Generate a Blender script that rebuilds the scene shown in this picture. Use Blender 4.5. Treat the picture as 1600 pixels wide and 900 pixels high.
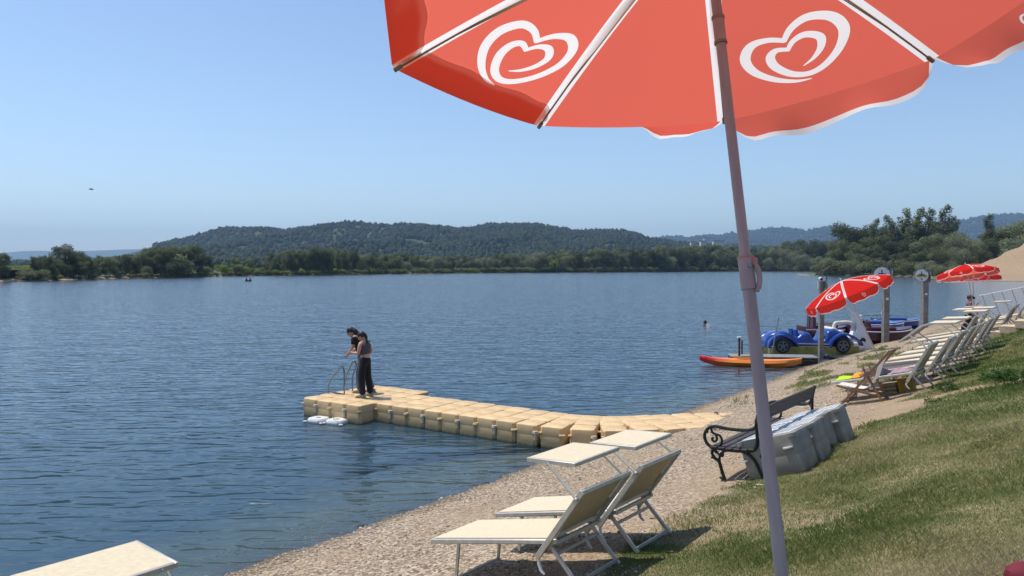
# A swimming lake on a bright summer day: loungers, a floating dock, boats and ice cream parasols
import bpy, bmesh
from mathutils import Vector, Matrix, geometry
import math, random
import numpy as np
CAMZ = 3.7
FPX = 1200.0
PITCH = math.atan(35.0/FPX)
# shoreline of the lake, anticlockwise seen from above (metres, camera at the origin looking along +Y)
LAKE = [(-70,-78),(-30,-26.4),(-18,-10.4),(-9.5,0.9),(-5.9,5.9),(-3.3,9.2),(-0.5,12.9),(2.2,16.6),(5.2,20.4),(8.0,24.2),(11.2,28.6),(14.4,32.2),
        (17.6,36.8),(22,43),(27.5,49.3),(36,54.5),(50,61),(75,73),(105,95),(140,125),(166,150),(152,172),(120,179),(111,186),(117,215),(128,240),(133,262),(128,284),(119,306),(117,318),
        (124,332),(150,352),(196,378),(232,420),(236,470),(205,508),(174,522),(130,500),(78,467),(40,437),(0,408),(-30,372),(-57,345),(-75,310),
        (-92,280),(-103,250),(-111,224),(-113,195),(-115,178),(-135,160),(-200,140),(-260,60),(-240,-40),(-170,-90),(-110,-100)]
_L = np.array(LAKE, float)
def shore_s(x, y):
    """signed distance to the shoreline, positive on land (numpy arrays)"""
    x = np.asarray(x, float); y = np.asarray(y, float)
    best = np.full(x.shape, 1e18); inside = np.zeros(x.shape, bool)
    n = len(_L)
    for i in range(n):
        ax, ay = _L[i]; bx, by = _L[(i+1) % n]
        dx, dy = bx-ax, by-ay; q = dx*dx+dy*dy
        t = np.clip(((x-ax)*dx+(y-ay)*dy)/q, 0, 1)
        d = (x-ax-t*dx)**2+(y-ay-t*dy)**2
        best = np.minimum(best, d)
        c = ((ay > y) != (by > y)) & (x < (bx-ax)*(y-ay)/((by-ay) if by != ay else 1e-9)+ax)
        inside ^= c
    s = np.sqrt(best)
    return np.where(inside, -s, s)
PS = np.array([-400,-40,-14,-6,-3,-1.2,-0.3,0,0.3,1.2,3.0,5.0,6.5,8.1,10,14,30,80])
PZ = np.array([-7,-5,-3.2,-1.35,-.6,-.2,-.045,0,.075,.25,.62,1.07,1.55,2.08,2.3,2.45,2.7,3.0])
FS = np.array([-400,-60,-20,-5,-1,0,1,3,10,40,200,1e5]); FZ = np.array([-7,-6,-3,-1,-.2,0,.25,.5,.9,1.3,1.8,2.0])
def gz0(x, y, s=None):
    x = np.asarray(x, float); y = np.asarray(y, float)
    if s is None: s = shore_s(x, y)
    near = np.interp(s, PS, PZ); far = np.interp(s, FS, FZ)
    r = np.hypot(x, y); w = np.clip((r-70)/50, 0, 1); w = w*w*(3-2*w)
    return near*(1-w)+far*w
def gz(x, y): return float(gz0(np.array([x]), np.array([y]))[0])
CP, SP = math.cos(PITCH), math.sin(PITCH)
def ray(px, py):
    a = (px-800)/FPX; b = (450-py)/FPX
    return np.array([a, CP+b*SP, -SP+b*CP])      # per unit of camera depth
def proj(p):
    p = np.asarray(p, float); x = p[...,0]; y = p[...,1]; z = p[...,2]-CAMZ
    d = y*CP-z*SP; u = y*SP+z*CP
    return np.stack([800+FPX*x/d, 450-FPX*u/d], -1)
def at_z(px, py, z):
    r = ray(px, py); k = (z-CAMZ)/r[2]; return np.array([r[0]*k, r[1]*k, z])
def at_d(px, py, d):
    r = ray(px, py)*d; return np.array([r[0], r[1], CAMZ+r[2]])
def at_y(px, py, y):
    r = ray(px, py); r = r*(y/r[1]); return np.array([r[0], r[1], CAMZ+r[2]])
def on_ground(px, py, lo=2.0, hi=900.0):
    r = ray(px, py); ks = lo*(hi/lo)**(np.linspace(0, 1, 3000))
    g = gz0(r[0]*ks, r[1]*ks); h = CAMZ+r[2]*ks
    i = np.argmax(h < g)
    if not (h < g).any(): i = len(ks)-1
    k0, k1 = ks[max(i-1, 0)], ks[i]
    for _ in range(30):
        m = (k0+k1)/2
        if CAMZ+r[2]*m < gz(r[0]*m, r[1]*m): k1 = m
        else: k0 = m
    return np.array([r[0]*k1, r[1]*k1, gz(r[0]*k1, r[1]*k1)])
def normal(x, y, e=.25):
    n = np.array([-(gz(x+e, y)-gz(x-e, y))/(2*e), -(gz(x, y+e)-gz(x, y-e))/(2*e), 1.0]); return n/np.linalg.norm(n)
def frame(x, y, yaw, tilt=1.0):
    """axes of a thing standing on the terrain: X forward, Z along the (blended) ground normal"""
    n = normal(x, y, .5)*tilt+np.array([0, 0, 1.0])*(1-tilt); n /= np.linalg.norm(n)
    f = np.array([math.cos(yaw), math.sin(yaw), 0]); f = f-n*(f@n); f /= np.linalg.norm(f)
    return np.stack([f, np.cross(n, f), n], 1)
# ------------------------------------------------------------------ camera, sky, sun, exposure
for o in list(bpy.data.objects): bpy.data.objects.remove(o)
SC = bpy.context.scene; COL = SC.collection
cam = bpy.data.objects.new('camera', bpy.data.cameras.new('camera')); COL.objects.link(cam)
cam.location = (0, 0, CAMZ); cam.rotation_euler = (math.pi/2-PITCH, 0, 0)
cam.data.sensor_width = 36; cam.data.lens = 27.0; cam.data.clip_start = .05; cam.data.clip_end = 60000
SC.camera = cam
SUN_EL = math.radians(66); SUN_H = np.array([-.93, .36]); SUN_H /= np.linalg.norm(SUN_H)
SUN_DIR = Vector((SUN_H[0]*math.cos(SUN_EL), SUN_H[1]*math.cos(SUN_EL), math.sin(SUN_EL)))
W = bpy.data.worlds.new('World'); SC.world = W; W.use_nodes = True
nt = W.node_tree; nt.nodes.clear()
sky = nt.nodes.new('ShaderNodeTexSky'); sky.sky_type = 'NISHITA'; sky.sun_disc = False
sky.sun_elevation = SUN_EL; sky.sun_rotation = math.atan2(SUN_H[0], SUN_H[1])
sky.altitude = 300; sky.air_density = 1.0; sky.dust_density = 0.7; sky.ozone_density = 2.6
bg = nt.nodes.new('ShaderNodeBackground'); bg.inputs[1].default_value = 0.15
wo = nt.nodes.new('ShaderNodeOutputWorld')
nt.links.new(sky.outputs[0], bg.inputs[0]); nt.links.new(bg.outputs[0], wo.inputs[0])
sl = bpy.data.lights.new('sun', 'SUN'); sl.energy = 4.2; sl.angle = math.radians(.53); sl.color = (1, .95, .87)
so = bpy.data.objects.new('sun', sl); COL.objects.link(so); so.rotation_euler = SUN_DIR.to_track_quat('Z', 'Y').to_euler()
SC.view_settings.view_transform = 'Standard'; SC.view_settings.look = 'None'; SC.view_settings.gamma = 1
SC.view_settings.exposure = 0.16
SC.render.engine = 'CYCLES'
cy = SC.cycles; cy.max_bounces = 6; cy.diffuse_bounces = 2; cy.glossy_bounces = 3; cy.transmission_bounces = 4
cy.transparent_max_bounces = 12; cy.volume_bounces = 0; cy.caustics_reflective = False; cy.caustics_refractive = False
cy.use_denoising = True; cy.sample_clamp_indirect = 6; cy.sample_clamp_direct = 1.7
random.seed(7); RNG = np.random.default_rng(11)

# ------------------------------------------------------------------ materials
def lin(c):
    if isinstance(c, str):
        c = c.lstrip('#'); c = [int(c[i:i+2], 16)/255 for i in (0, 2, 4)]
        return tuple(v/12.92 if v <= .04045 else ((v+.055)/1.055)**2.4 for v in c)
    return tuple(c)
def N(nt, t, **k):
    n = nt.nodes.new(t)
    for a, v in k.items(): setattr(n, a, v)
    return n
def mat(name, color, rough=.6, metal=0, vary=.12, vscale=6, bump=0, bscale=60, color2=None, coat=0, spec=.5, stretch=None, translucent=0, tcol=None, objrand=0, back=None):
    m = bpy.data.materials.new(name); m.use_nodes = True; nt = m.node_tree; L = nt.links.new
    b = nt.nodes['Principled BSDF']; out = nt.nodes['Material Output']
    c = lin(color); c2 = lin(color2) if color2 else tuple(v*(1-vary*1.6) for v in c)
    tc = N(nt, 'ShaderNodeTexCoord'); src = tc.outputs['Object']
    if stretch:
        mp = N(nt, 'ShaderNodeMapping'); mp.inputs['Scale'].default_value = stretch; L(src, mp.inputs[0]); src = mp.outputs[0]
    nz = N(nt, 'ShaderNodeTexNoise'); nz.inputs['Scale'].default_value = vscale; nz.inputs['Detail'].default_value = 5
    L(src, nz.inputs['Vector'])
    rp = N(nt, 'ShaderNodeValToRGB'); rp.color_ramp.elements[0].position = .34; rp.color_ramp.elements[1].position = .66
    rp.color_ramp.elements[0].color = (*c2, 1); rp.color_ramp.elements[1].color = (*c, 1)
    L(nz.outputs[0], rp.inputs[0]); colout = rp.outputs[0]
    if objrand:
        oi = N(nt, 'ShaderNodeObjectInfo'); hs = N(nt, 'ShaderNodeHueSaturation')
        mr = N(nt, 'ShaderNodeMapRange'); mr.inputs[3].default_value = 1-objrand; mr.inputs[4].default_value = 1+objrand
        L(oi.outputs['Random'], mr.inputs[0]); L(mr.outputs[0], hs.inputs['Value']); L(colout, hs.inputs['Color']); colout = hs.outputs[0]
    L(colout, b.inputs['Base Color'])
    b.inputs['Roughness'].default_value = rough; b.inputs['Metallic'].default_value = metal
    b.inputs['Coat Weight'].default_value = coat; b.inputs['Specular IOR Level'].default_value = spec
    if bump:
        n2 = N(nt, 'ShaderNodeTexNoise'); n2.inputs['Scale'].default_value = bscale; n2.inputs['Detail'].default_value = 4
        L(src, n2.inputs['Vector']); bp = N(nt, 'ShaderNodeBump'); bp.inputs['Strength'].default_value = bump; bp.inputs['Distance'].default_value = .01
        L(n2.outputs[0], bp.inputs['Height']); L(bp.outputs[0], b.inputs['Normal'])
    if back:
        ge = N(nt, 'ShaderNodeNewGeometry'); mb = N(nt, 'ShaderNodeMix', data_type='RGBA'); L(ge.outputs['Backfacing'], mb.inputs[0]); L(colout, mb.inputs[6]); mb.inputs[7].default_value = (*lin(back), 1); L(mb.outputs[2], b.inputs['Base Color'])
    if translucent:
        tr = N(nt, 'ShaderNodeBsdfTranslucent'); mx = N(nt, 'ShaderNodeMixShader'); mx.inputs[0].default_value = translucent
        if tcol: tr.inputs[0].default_value = (*lin(tcol), 1)
        else: L(colout, tr.inputs[0])
        L(b.outputs[0], mx.inputs[1]); L(tr.outputs[0], mx.inputs[2]); L(mx.outputs[0], out.inputs[0])
    return m
M = {}
M['alu'] = mat('brushed_aluminium', '#c4bfb4', .42, .35, .1, 20)
M['steel'] = mat('galvanised_steel', '#8f9498', .35, .9, .15, 12)
M['sling'] = mat('cream_mesh_fabric', '#e8d8b8', .85, 0, .07, 30, .3, 400, translucent=.16, tcol='#8a6536')
M['white_plastic'] = mat('white_plastic', '#dcdcd8', .4, 0, .06, 8)
M['pin'] = mat('pale_tan_plastic', '#c9c0ad', .5, 0, .1, 8)
M['cube'] = mat('tan_plastic', '#dabb8c', .62, 0, .10, 3, .25, 90, color2='#c6a678', objrand=.07)
M['grey_plastic'] = mat('grey_plastic', '#928c83', .6, 0, .10, 5, .15, 70, color2='#7e786f')
M['sunlit_float_top'] = mat('sunlit_grey_plastic', '#d0d2d2', .5, 0, .08, 9, .3, 40)  # paler copy of the block plastic: sun on the tops is in the colour
M['dark'] = mat('dark_rubber', '#1b1c1f', .6)
M['iron'] = mat('dark_green_cast_iron', '#10211f', .38, .2, .25, 14, .2, 60)
M['bench_wood'] = mat('weathered_dark_wood', '#4b4644', .7, 0, .3, 8, .4, 50, color2='#2e2b2b', stretch=(1, 8, 8))
M['wood'] = mat('brown_varnished_wood', '#86664a', .55, 0, .2, 6, .2, 40, color2='#6d4f38', stretch=(8, 8, 1))
M['sling_back'] = mat('shade_tinted_sling', '#e2cba2', .9, 0, .1, 20, .3, 400, translucent=.3, tcol='#c09a60')  # cream sling again, browned for the shade behind the backrests
M['canvas'] = mat('white_canvas', '#e8e2dc', .85, 0, .05, 14, translucent=.2)
M['skin'] = mat('skin', '#c99478', .55, 0, .08, 12)
M['hair'] = mat('dark_hair', '#1a1412', .5, 0, .2, 40)
M['grey_cloth'] = mat('charcoal_cloth', '#4a4b55', .9, 0, .15, 30)
M['black_cloth'] = mat('black_cloth', '#14161d', .9, 0, .2, 20)
M['light_cloth'] = mat('grey_trousers_cloth', '#6d7076', .9, 0, .15, 20)
M['shoe'] = mat('shoe_leather', '#8d8580', .7)
M['sole'] = mat('pale_shoe_sole', '#c9c4bb', .7)
M['blue'] = mat('blue_gelcoat', '#173f8f', .28, 0, .1, 3, coat=.4)
M['yellow_hull'] = mat('dull_yellow_hull', '#a89a4c', .5, 0, .2, 4, color2='#7d7438')
M['maroon'] = mat('maroon_gelcoat', '#4a1420', .35, 0, .2, 4, coat=.3)
M['white_gel'] = mat('white_gelcoat', '#dfe0e4', .3, 0, .06, 4, coat=.3)
M['cream_gel'] = mat('cream_gelcoat', '#d4cfc2', .45, 0, .1, 4)
M['rim'] = mat('grey_wheel_plastic', '#6b7078', .5)
M['kayak_red'] = mat('red_orange_kayak', '#e2622c', .4, 0, .1, 2, color2='#d9482a')
M['green'] = mat('lime_green_plastic', '#58b83a', .5)
M['grey_deck'] = mat('grey_deck', '#8a8a86', .8, 0, .2, 6)
M['rust'] = mat('rusty_steel', '#5c3a30', .8, 0, .4, 12)
M['concrete'] = mat('grey_post_concrete', '#8b8680', .85, 0, .15, 5, .3, 40, color2='#716d69')
M['stone'] = mat('pale_step_stone', '#cdb99b', .85, 0, .15, 5, .4, 40)
M['sign_white'] = mat('white_sign_face', '#e4e6ea', .4)
M['sign_yellow'] = mat('yellow_sign_print', '#d9bc2e', .5)
M['sign_dark'] = mat('dark_sign_print', '#23303a', .5)
M['sign_olive'] = mat('olive_sign_print', '#6b6a3c', .5)
M['solar'] = mat('solar_panel_glass', '#3a3f49', .2, .3, .1, 20)
M['tanmetal'] = mat('tan_grey_sheet_metal', '#8f8676', .6, .1, .1, 8)
M['pole'] = mat('grey_lilac_painted_tube', '#a99da0', .45, .0, .16, 9, .12, 60, color2='#8f8487', stretch=(3, 3, .5))
M['pole2'] = mat('pale_painted_tube', '#c9c0ba', .5)
M['clamp'] = mat('salmon_translucent_plastic', '#aa9a9c', .4, 0, .12, 10)
M['clampred'] = mat('red_plastic_collar', '#b9807a', .45)
M['brass'] = mat('brownish_metal', '#8d8278', .4, .4)
M['red'] = mat('red_parasol_cloth', '#d0101a', .9, 0, .05, 4, .1, 300, spec=.05, translucent=.42, tcol='#ff7462', back='#d87e75')  # inner side coloured paler to stand in for glare on the backlit cloth
M['trim'] = mat('white_parasol_cloth', '#f6f2f0', .9, 0, .04, 8, translucent=.5, tcol='#fff8f6')
M['pink'] = mat('purple_outer_cloth', '#b04a8a', .8, 0, .1, 8, translucent=.3)
M['towel'] = mat('dark_blue_towel', '#34344a', .95, 0, .3, 14, .5, 80)
M['towel2'] = mat('pink_grey_towel', '#a58a98', .95, 0, .2, 14, .5, 80)
M['lime'] = mat('lime_cloth', '#b6e01e', .8)
M['orange'] = mat('orange_cloth', '#f09a12', .8)
M['crate'] = mat('pale_crate_wood', '#c4ab84', .8, 0, .2, 12)
M['ycrate'] = mat('yellow_cardboard', '#c79b3c', .8, 0, .2, 12)
M['rope'] = mat('pale_rope', '#b3a896', .9)
M['darkred'] = mat('dark_red_cloth', '#6d1226', .8)
M['plaid'] = mat('plaid_shirt_cloth', '#3a3148', .9, 0, .5, 28, color2='#8d7880')
M['pinkshirt'] = mat('dusty_pink_cloth', '#b58a9c', .9)
M['wall'] = mat('pale_render', '#d8d4cb', .8)
M['roof'] = mat('grey_roofing', '#6a6c70', .7)
M['darkwood'] = mat('dark_timber', '#33302c', .8, 0, .3, 4)
M['bark'] = mat('bark', '#55493c', .9, 0, .3, 3)
def leafmat(name, c, c2, tcol, objrand=.16):
    return mat(name, c, .7, 0, 0, .45, color2=c2, translucent=.3, tcol=tcol, spec=.15, objrand=objrand*1.7)
M['leaf_dark'] = leafmat('dark_leaves', (.105, .125, .062), (.050, .066, .038), (.17, .20, .07))
M['leaf_mid'] = leafmat('mid_green_leaves', (.19, .205, .105), (.09, .110, .055), (.27, .30, .12))
M['leaf_pale'] = leafmat('pale_willow_leaves', (.27, .285, .18), (.15, .17, .10), (.32, .35, .18))
M['leaf_lime'] = leafmat('bright_green_leaves', (.19, .25, .06), (.12, .16, .04), (.26, .34, .05))
M['forest'] = leafmat('hill_forest_leaves', (.060, .080, .042), (.026, .040, .024), (.06, .08, .03), 0)
M['forest'].node_tree.nodes['Noise Texture'].inputs['Scale'].default_value = .035
M['weed'] = leafmat('weed_leaves', (.07, .12, .04), (.035, .07, .025), (.1, .18, .03))

def waterline(m):
    nt = m.node_tree; L = nt.links.new; b = nt.nodes['Principled BSDF']; src = b.inputs['Base Color'].links[0].from_socket
    tc = N(nt, 'ShaderNodeTexCoord'); sp = N(nt, 'ShaderNodeSeparateXYZ'); L(tc.outputs['Object'], sp.inputs[0]); nz = N(nt, 'ShaderNodeTexNoise'); nz.inputs['Scale'].default_value = 14; L(tc.outputs['Object'], nz.inputs['Vector'])
    a = N(nt, 'ShaderNodeMath', operation='MULTIPLY_ADD'); L(nz.outputs[0], a.inputs[0]); a.inputs[1].default_value = .12; L(sp.outputs[2], a.inputs[2])
    mr = N(nt, 'ShaderNodeMapRange'); mr.inputs[1].default_value = -.37; mr.inputs[2].default_value = -.31; mr.inputs[3].default_value = .8; mr.inputs[4].default_value = 0; L(a.outputs[0], mr.inputs[0])
    n2 = N(nt, 'ShaderNodeTexNoise'); n2.inputs['Scale'].default_value = 7; n2.inputs['Detail'].default_value = 8; L(tc.outputs['Object'], n2.inputs['Vector']); r2 = N(nt, 'ShaderNodeMapRange'); r2.inputs[1].default_value = .60; r2.inputs[2].default_value = .72; r2.inputs[4].default_value = .45; L(n2.outputs[0], r2.inputs[0])
    m1 = N(nt, 'ShaderNodeMix', data_type='RGBA'); L(r2.outputs[0], m1.inputs[0]); L(src, m1.inputs[6]); m1.inputs[7].default_value = (*lin('#9b8a6c'), 1)
    mx = N(nt, 'ShaderNodeMix', data_type='RGBA'); L(mr.outputs[0], mx.inputs[0]); L(m1.outputs[2], mx.inputs[6]); mx.inputs[7].default_value = (.12, .11, .06, 1); L(mx.outputs[2], b.inputs['Base Color'])
waterline(M['cube'])

# ------------------------------------------------------------------ mesh helpers
def rot_from(a, b=(0, 0, 1)):
    return Vector(b).rotation_difference(Vector(a)).to_matrix()
class MB:
    """collects shapes; build() links them as ONE mesh object"""
    def __init__(s): s.v = []; s.f = []; s.m = []; s.T = Matrix.Identity(4)
    def add(s, vs, fs, m=0):
        o = len(s.v); s.v += [tuple(s.T @ Vector(v)) for v in vs]; s.f += [tuple(i+o for i in f) for f in fs]; s.m += [m]*len(fs); return s
    def box(s, c, d, m=0, R=None, bev=0):
        hx, hy, hz = [k/2 for k in d]; bv = min(bev, hx*.9, hy*.9, hz*.9)
        if bv <= 0:
            vs = [(x, y, z) for z in (-hz, hz) for x, y in ((-hx, -hy), (hx, -hy), (hx, hy), (-hx, hy))]
            fs = [(3, 2, 1, 0), (4, 5, 6, 7), (0, 1, 5, 4), (1, 2, 6, 5), (2, 3, 7, 6), (3, 0, 4, 7)]
        else:
            vs = []; fs = []
            def ring(ix, iy, z):
                o = len(vs); 
                for a, b2 in ((-hx+ix+bv*0, -hy), (hx-ix, -hy), (hx, -hy+iy), (hx, hy-iy), (hx-ix, hy), (-hx+ix, hy), (-hx, hy-iy), (-hx, -hy+iy)): vs.append((a, b2, z))
                return o
            def ring2(z):
                o = len(vs)
                for sx, sy in ((-1, -1), (1, -1), (1, 1), (-1, 1)):
                    p = (sx*(hx-bv), sy*(hy-bv), z); vs.append(p); vs.append(p)
                return o
            k = bv*.999
            r0 = []
            for z, ins in ((-hz, bv), (-hz+bv, 0), (hz-bv, 0), (hz, bv)):
                o = len(vs); X, Y = hx-ins, hy-ins; q = bv*.6
                vs += [(-X+q, -Y, z), (X-q, -Y, z), (X, -Y+q, z), (X, Y-q, z), (X-q, Y, z), (-X+q, Y, z), (-X, Y-q, z), (-X, -Y+q, z)]; r0.append(o)
            for a, b2 in zip(r0, r0[1:]):
                for i in range(8): fs.append((a+i, a+(i+1) % 8, b2+(i+1) % 8, b2+i))
            fs.append(tuple(r0[0]+i for i in range(7, -1, -1))); fs.append(tuple(r0[3]+i for i in range(8)))
        if R is not None: vs = [tuple(R @ Vector(v)) for v in vs]
        return s.add([(v[0]+c[0], v[1]+c[1], v[2]+c[2]) for v in vs], fs, m)
    def bar(s, a, b, w, h, m=0, up=(0, 0, 1), bev=0):
        a = Vector(a); b = Vector(b); z = (b-a).normalized(); x = Vector(up).cross(z)
        if x.length < 1e-4: x = Vector((1, 0, 0)).cross(z)
        x.normalize(); y = z.cross(x); R = Matrix((x, y, z)).transposed()
        return s.box((a+b)/2, (w, h, (b-a).length), m, R, bev)
    def tube(s, pts, r, n=8, m=0, cap=True, flat=1.0):
        pts = [Vector(p) for p in pts]; k = len(pts); rs = r if isinstance(r, (list, tuple)) else [r]*k
        vs = []; fs = []; prev = None
        for i, p in enumerate(pts):
            t = (pts[min(i+1, k-1)]-pts[max(i-1, 0)]).normalized()
            if prev is None:
                x = t.orthogonal().normalized()
            else:
                x = prev-t*prev.dot(t); x.normalize()
            prev = x; y = t.cross(x)
            for j in range(n):
                a = 2*math.pi*j/n; vs.append(tuple(p+(x*math.cos(a)*rs[i]+y*math.sin(a)*rs[i]*flat)))
        for i in range(k-1):
            for j in range(n): fs.append((i*n+j, i*n+(j+1) % n, (i+1)*n+(j+1) % n, (i+1)*n+j))
        if cap: fs.append(tuple(range(n-1, -1, -1))); fs.append(tuple((k-1)*n+j for j in range(n)))
        return s.add(vs, fs, m)
    def cyl(s, a, b, r, n=16, m=0, r2=None): return s.tube([a, b], [r, r if r2 is None else r2], n, m)
    def ball(s, c, r, m=0, nu=12, nv=8):
        if not isinstance(r, (tuple, list)): r = (r, r, r)
        vs = [(c[0], c[1], c[2]-r[2])]; fs = []
        for i in range(1, nv):
            t = -math.pi/2+math.pi*i/nv
            for j in range(nu):
                a = 2*math.pi*j/nu; vs.append((c[0]+r[0]*math.cos(t)*math.cos(a), c[1]+r[1]*math.cos(t)*math.sin(a), c[2]+r[2]*math.sin(t)))
        vs.append((c[0], c[1], c[2]+r[2])); e = len(vs)-1
        for j in range(nu): fs.append((0, 1+(j+1) % nu, 1+j)); fs.append((e, e-nu+j, e-nu+(j+1) % nu))
        for i in range(nv-2):
            for j in range(nu): fs.append((1+i*nu+j, 1+i*nu+(j+1) % nu, 1+(i+1)*nu+(j+1) % nu, 1+(i+1)*nu+j))
        return s.add(vs, fs, m)
    def prism(s, poly, y0, y1, m=0, axis='y'):
        """polygon in x,z extruded along y"""
        n = len(poly); vs = [(p[0], y0, p[1]) for p in poly]+[(p[0], y1, p[1]) for p in poly]
        fs = [tuple(range(n)), tuple(range(2*n-1, n-1, -1))]+[(i, i+n, (i+1) % n+n, (i+1) % n) for i in range(n)]
        if axis == 'z': vs = [(v[0], v[2], v[1]) for v in vs]
        return s.add(vs, fs, m)
    def loft(s, rings, m=0, cap=True, closed=True):
        n = len(rings[0]); vs = [p for r in rings for p in r]; fs = []
        for i in range(len(rings)-1):
            for j in range(n if closed else n-1): fs.append((i*n+j, i*n+(j+1) % n, (i+1)*n+(j+1) % n, (i+1)*n+j))
        if cap and closed: fs.append(tuple(range(n-1, -1, -1))); fs.append(tuple((len(rings)-1)*n+j for j in range(n)))
        return s.add(vs, fs, m)
    def build(s, name, mats, parent=None, smooth=True, angle=38):
        me = bpy.data.meshes.new(name); me.from_pydata(s.v, [], s.f)
        mats = mats if isinstance(mats, (list, tuple)) else [mats]
        for x in mats: me.materials.append(x)
        me.polygons.foreach_set('material_index', s.m)
        bm = bmesh.new(); bm.from_mesh(me); bmesh.ops.recalc_face_normals(bm, faces=bm.faces)
        for e in bm.edges:
            e.smooth = len(e.link_faces) != 2 or e.calc_face_angle(0) < math.radians(angle)
        for f in bm.faces: f.smooth = smooth
        bm.to_mesh(me); bm.free()
        return link(name, me, parent)
def link(name, me, parent=None):
    o = bpy.data.objects.new(name, me); COL.objects.link(o)
    if parent is not None: o.parent = parent
    return o
def tag(o, label=None, cat=None, group=None, kind=None):
    if label: o['label'] = label
    if cat: o['category'] = cat
    if group: o['group'] = group
    if kind: o['kind'] = kind
    return o
def empty(name, label, cat, loc, R=None, group=None):
    o = bpy.data.objects.new(name, None); COL.objects.link(o); o.empty_display_size = .2
    mt = (Matrix(R.tolist()) if isinstance(R, np.ndarray) else (R if R is not None else Matrix.Identity(3))).to_4x4()
    mt.translation = Vector([float(v) for v in loc]); o.matrix_world = mt
    return tag(o, label, cat, group)
def thing(name, label, cat, x, y, yaw=0, tilt=0, dz=0, group=None, z=None):
    R = frame(x, y, yaw, tilt)
    return empty(name, label, cat, (x, y, (gz(x, y) if z is None else z)+dz), R, group)
def children(o): return [c for c in bpy.data.objects if c.parent == o]
def proto(o):
    """(object, [(child, [grandchildren])]) once, so that copies need no search"""
    return (o, [(c, children(c)) for c in children(o)])
def dup(pr, label=None, loc=None, R=None, scale=None, group=None):
    o, ch = pr; r = o.copy(); COL.objects.link(r)
    if label: r['label'] = label
    if group: r['group'] = group
    if loc is not None:
        mt = (Matrix(R.tolist()) if isinstance(R, np.ndarray) else R).to_4x4(); mt.translation = Vector([float(v) for v in loc])
        if scale is not None: mt = mt @ Matrix.Diagonal((*scale, 1))
        r.matrix_world = mt
    for c, gs in ch:
        d = c.copy(); COL.objects.link(d); d.parent = r
        for g in gs:
            e = g.copy(); COL.objects.link(e); e.parent = d
    return r
def place(o, x, y, yaw, tilt=1.0, dz=0, z=None):
    mt = Matrix(frame(x, y, yaw, tilt).tolist()).to_4x4(); mt.translation = Vector((x, y, (gz(x, y) if z is None else z)+dz)); o.matrix_world = mt
def fastmesh(name, V, F, mats, midx=None, attrs=None, smooth=False, fattr=None):
    """V (n,3), F (m,k) numpy"""
    me = bpy.data.meshes.new(name); n, k = F.shape
    me.vertices.add(len(V)); me.vertices.foreach_set('co', np.ascontiguousarray(V, np.float32).ravel())
    me.loops.add(n*k); me.loops.foreach_set('vertex_index', np.ascontiguousarray(F, np.int32).ravel())
    me.polygons.add(n); me.polygons.foreach_set('loop_start', np.arange(0, n*k, k, dtype=np.int32)); me.polygons.foreach_set('loop_total', np.full(n, k, np.int32))
    for x in (mats if isinstance(mats, (list, tuple)) else [mats]): me.materials.append(x)
    if midx is not None: me.polygons.foreach_set('material_index', midx.astype(np.int32))
    me.update(calc_edges=True)
    me.polygons.foreach_set('use_smooth', np.full(n, smooth))
    for a, v in (attrs or {}).items():
        at = me.attributes.new(a, 'FLOAT', 'POINT'); at.data.foreach_set('value', np.asarray(v, np.float32))
    for a, v in (fattr or {}).items():
        at = me.attributes.new(a, 'FLOAT', 'FACE'); at.data.foreach_set('value', np.asarray(v, np.float32))
    return me
_perm = np.random.default_rng(3).random((256, 256))
def vnoise(x, y, sc):
    x = np.asarray(x)/sc+1000; y = np.asarray(y)/sc+1000
    xi = np.floor(x).astype(int); yi = np.floor(y).astype(int); fx = x-xi; fy = y-yi; fx = fx*fx*(3-2*fx); fy = fy*fy*(3-2*fy)
    g = lambda a, b: _perm[a & 255, b & 255]
    return (g(xi, yi)*(1-fx)+g(xi+1, yi)*fx)*(1-fy)+(g(xi, yi+1)*(1-fx)+g(xi+1, yi+1)*fx)*fy-.5
def fbm(x, y, sc, o=4): return sum(vnoise(x+17*i, y-31*i, sc/2**i)*.5**i for i in range(o))
# ------------------------------------------------------------------ ground, lake, hills
SKY1 = [(-900,408),(-300,406),(0,407),(100,406),(180,402),(215,394),(245,387),(270,382),(300,376),(320,370),(345,362),(380,361),(430,362),(445,364),(470,360),(500,357),(525,356),(540,353),(570,355),(600,357),(640,356),(690,357),(715,361),(740,359),(765,354),(800,355),(835,354),(870,360),(900,365),(940,365),(975,366),(995,370),(1010,377),(1040,381),(1060,384),(1100,387),(1200,391),(1600,396),(2600,400)]
SKY2 = [(-900,412),(900,400),(1000,382),(1040,373.5),(1060,373),(1075,376),(1095,372),(1130,371),(1150,367),(1190,362),(1215,360),(1240,361),(1260,365),(1280,361),(1300,358),(1320,360),(1345,366),(1420,364),(1480,355),(1500,350),(1530,343),(1560,339),(1600,338),(1750,336),(2600,350)]
SKY3 = [(-900,398),(-200,400),(0,396),(30,393),(60,392),(100,393),(150,392),(200,390),(250,389),(300,392),(400,404),(520,412),(2600,412)]
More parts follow.
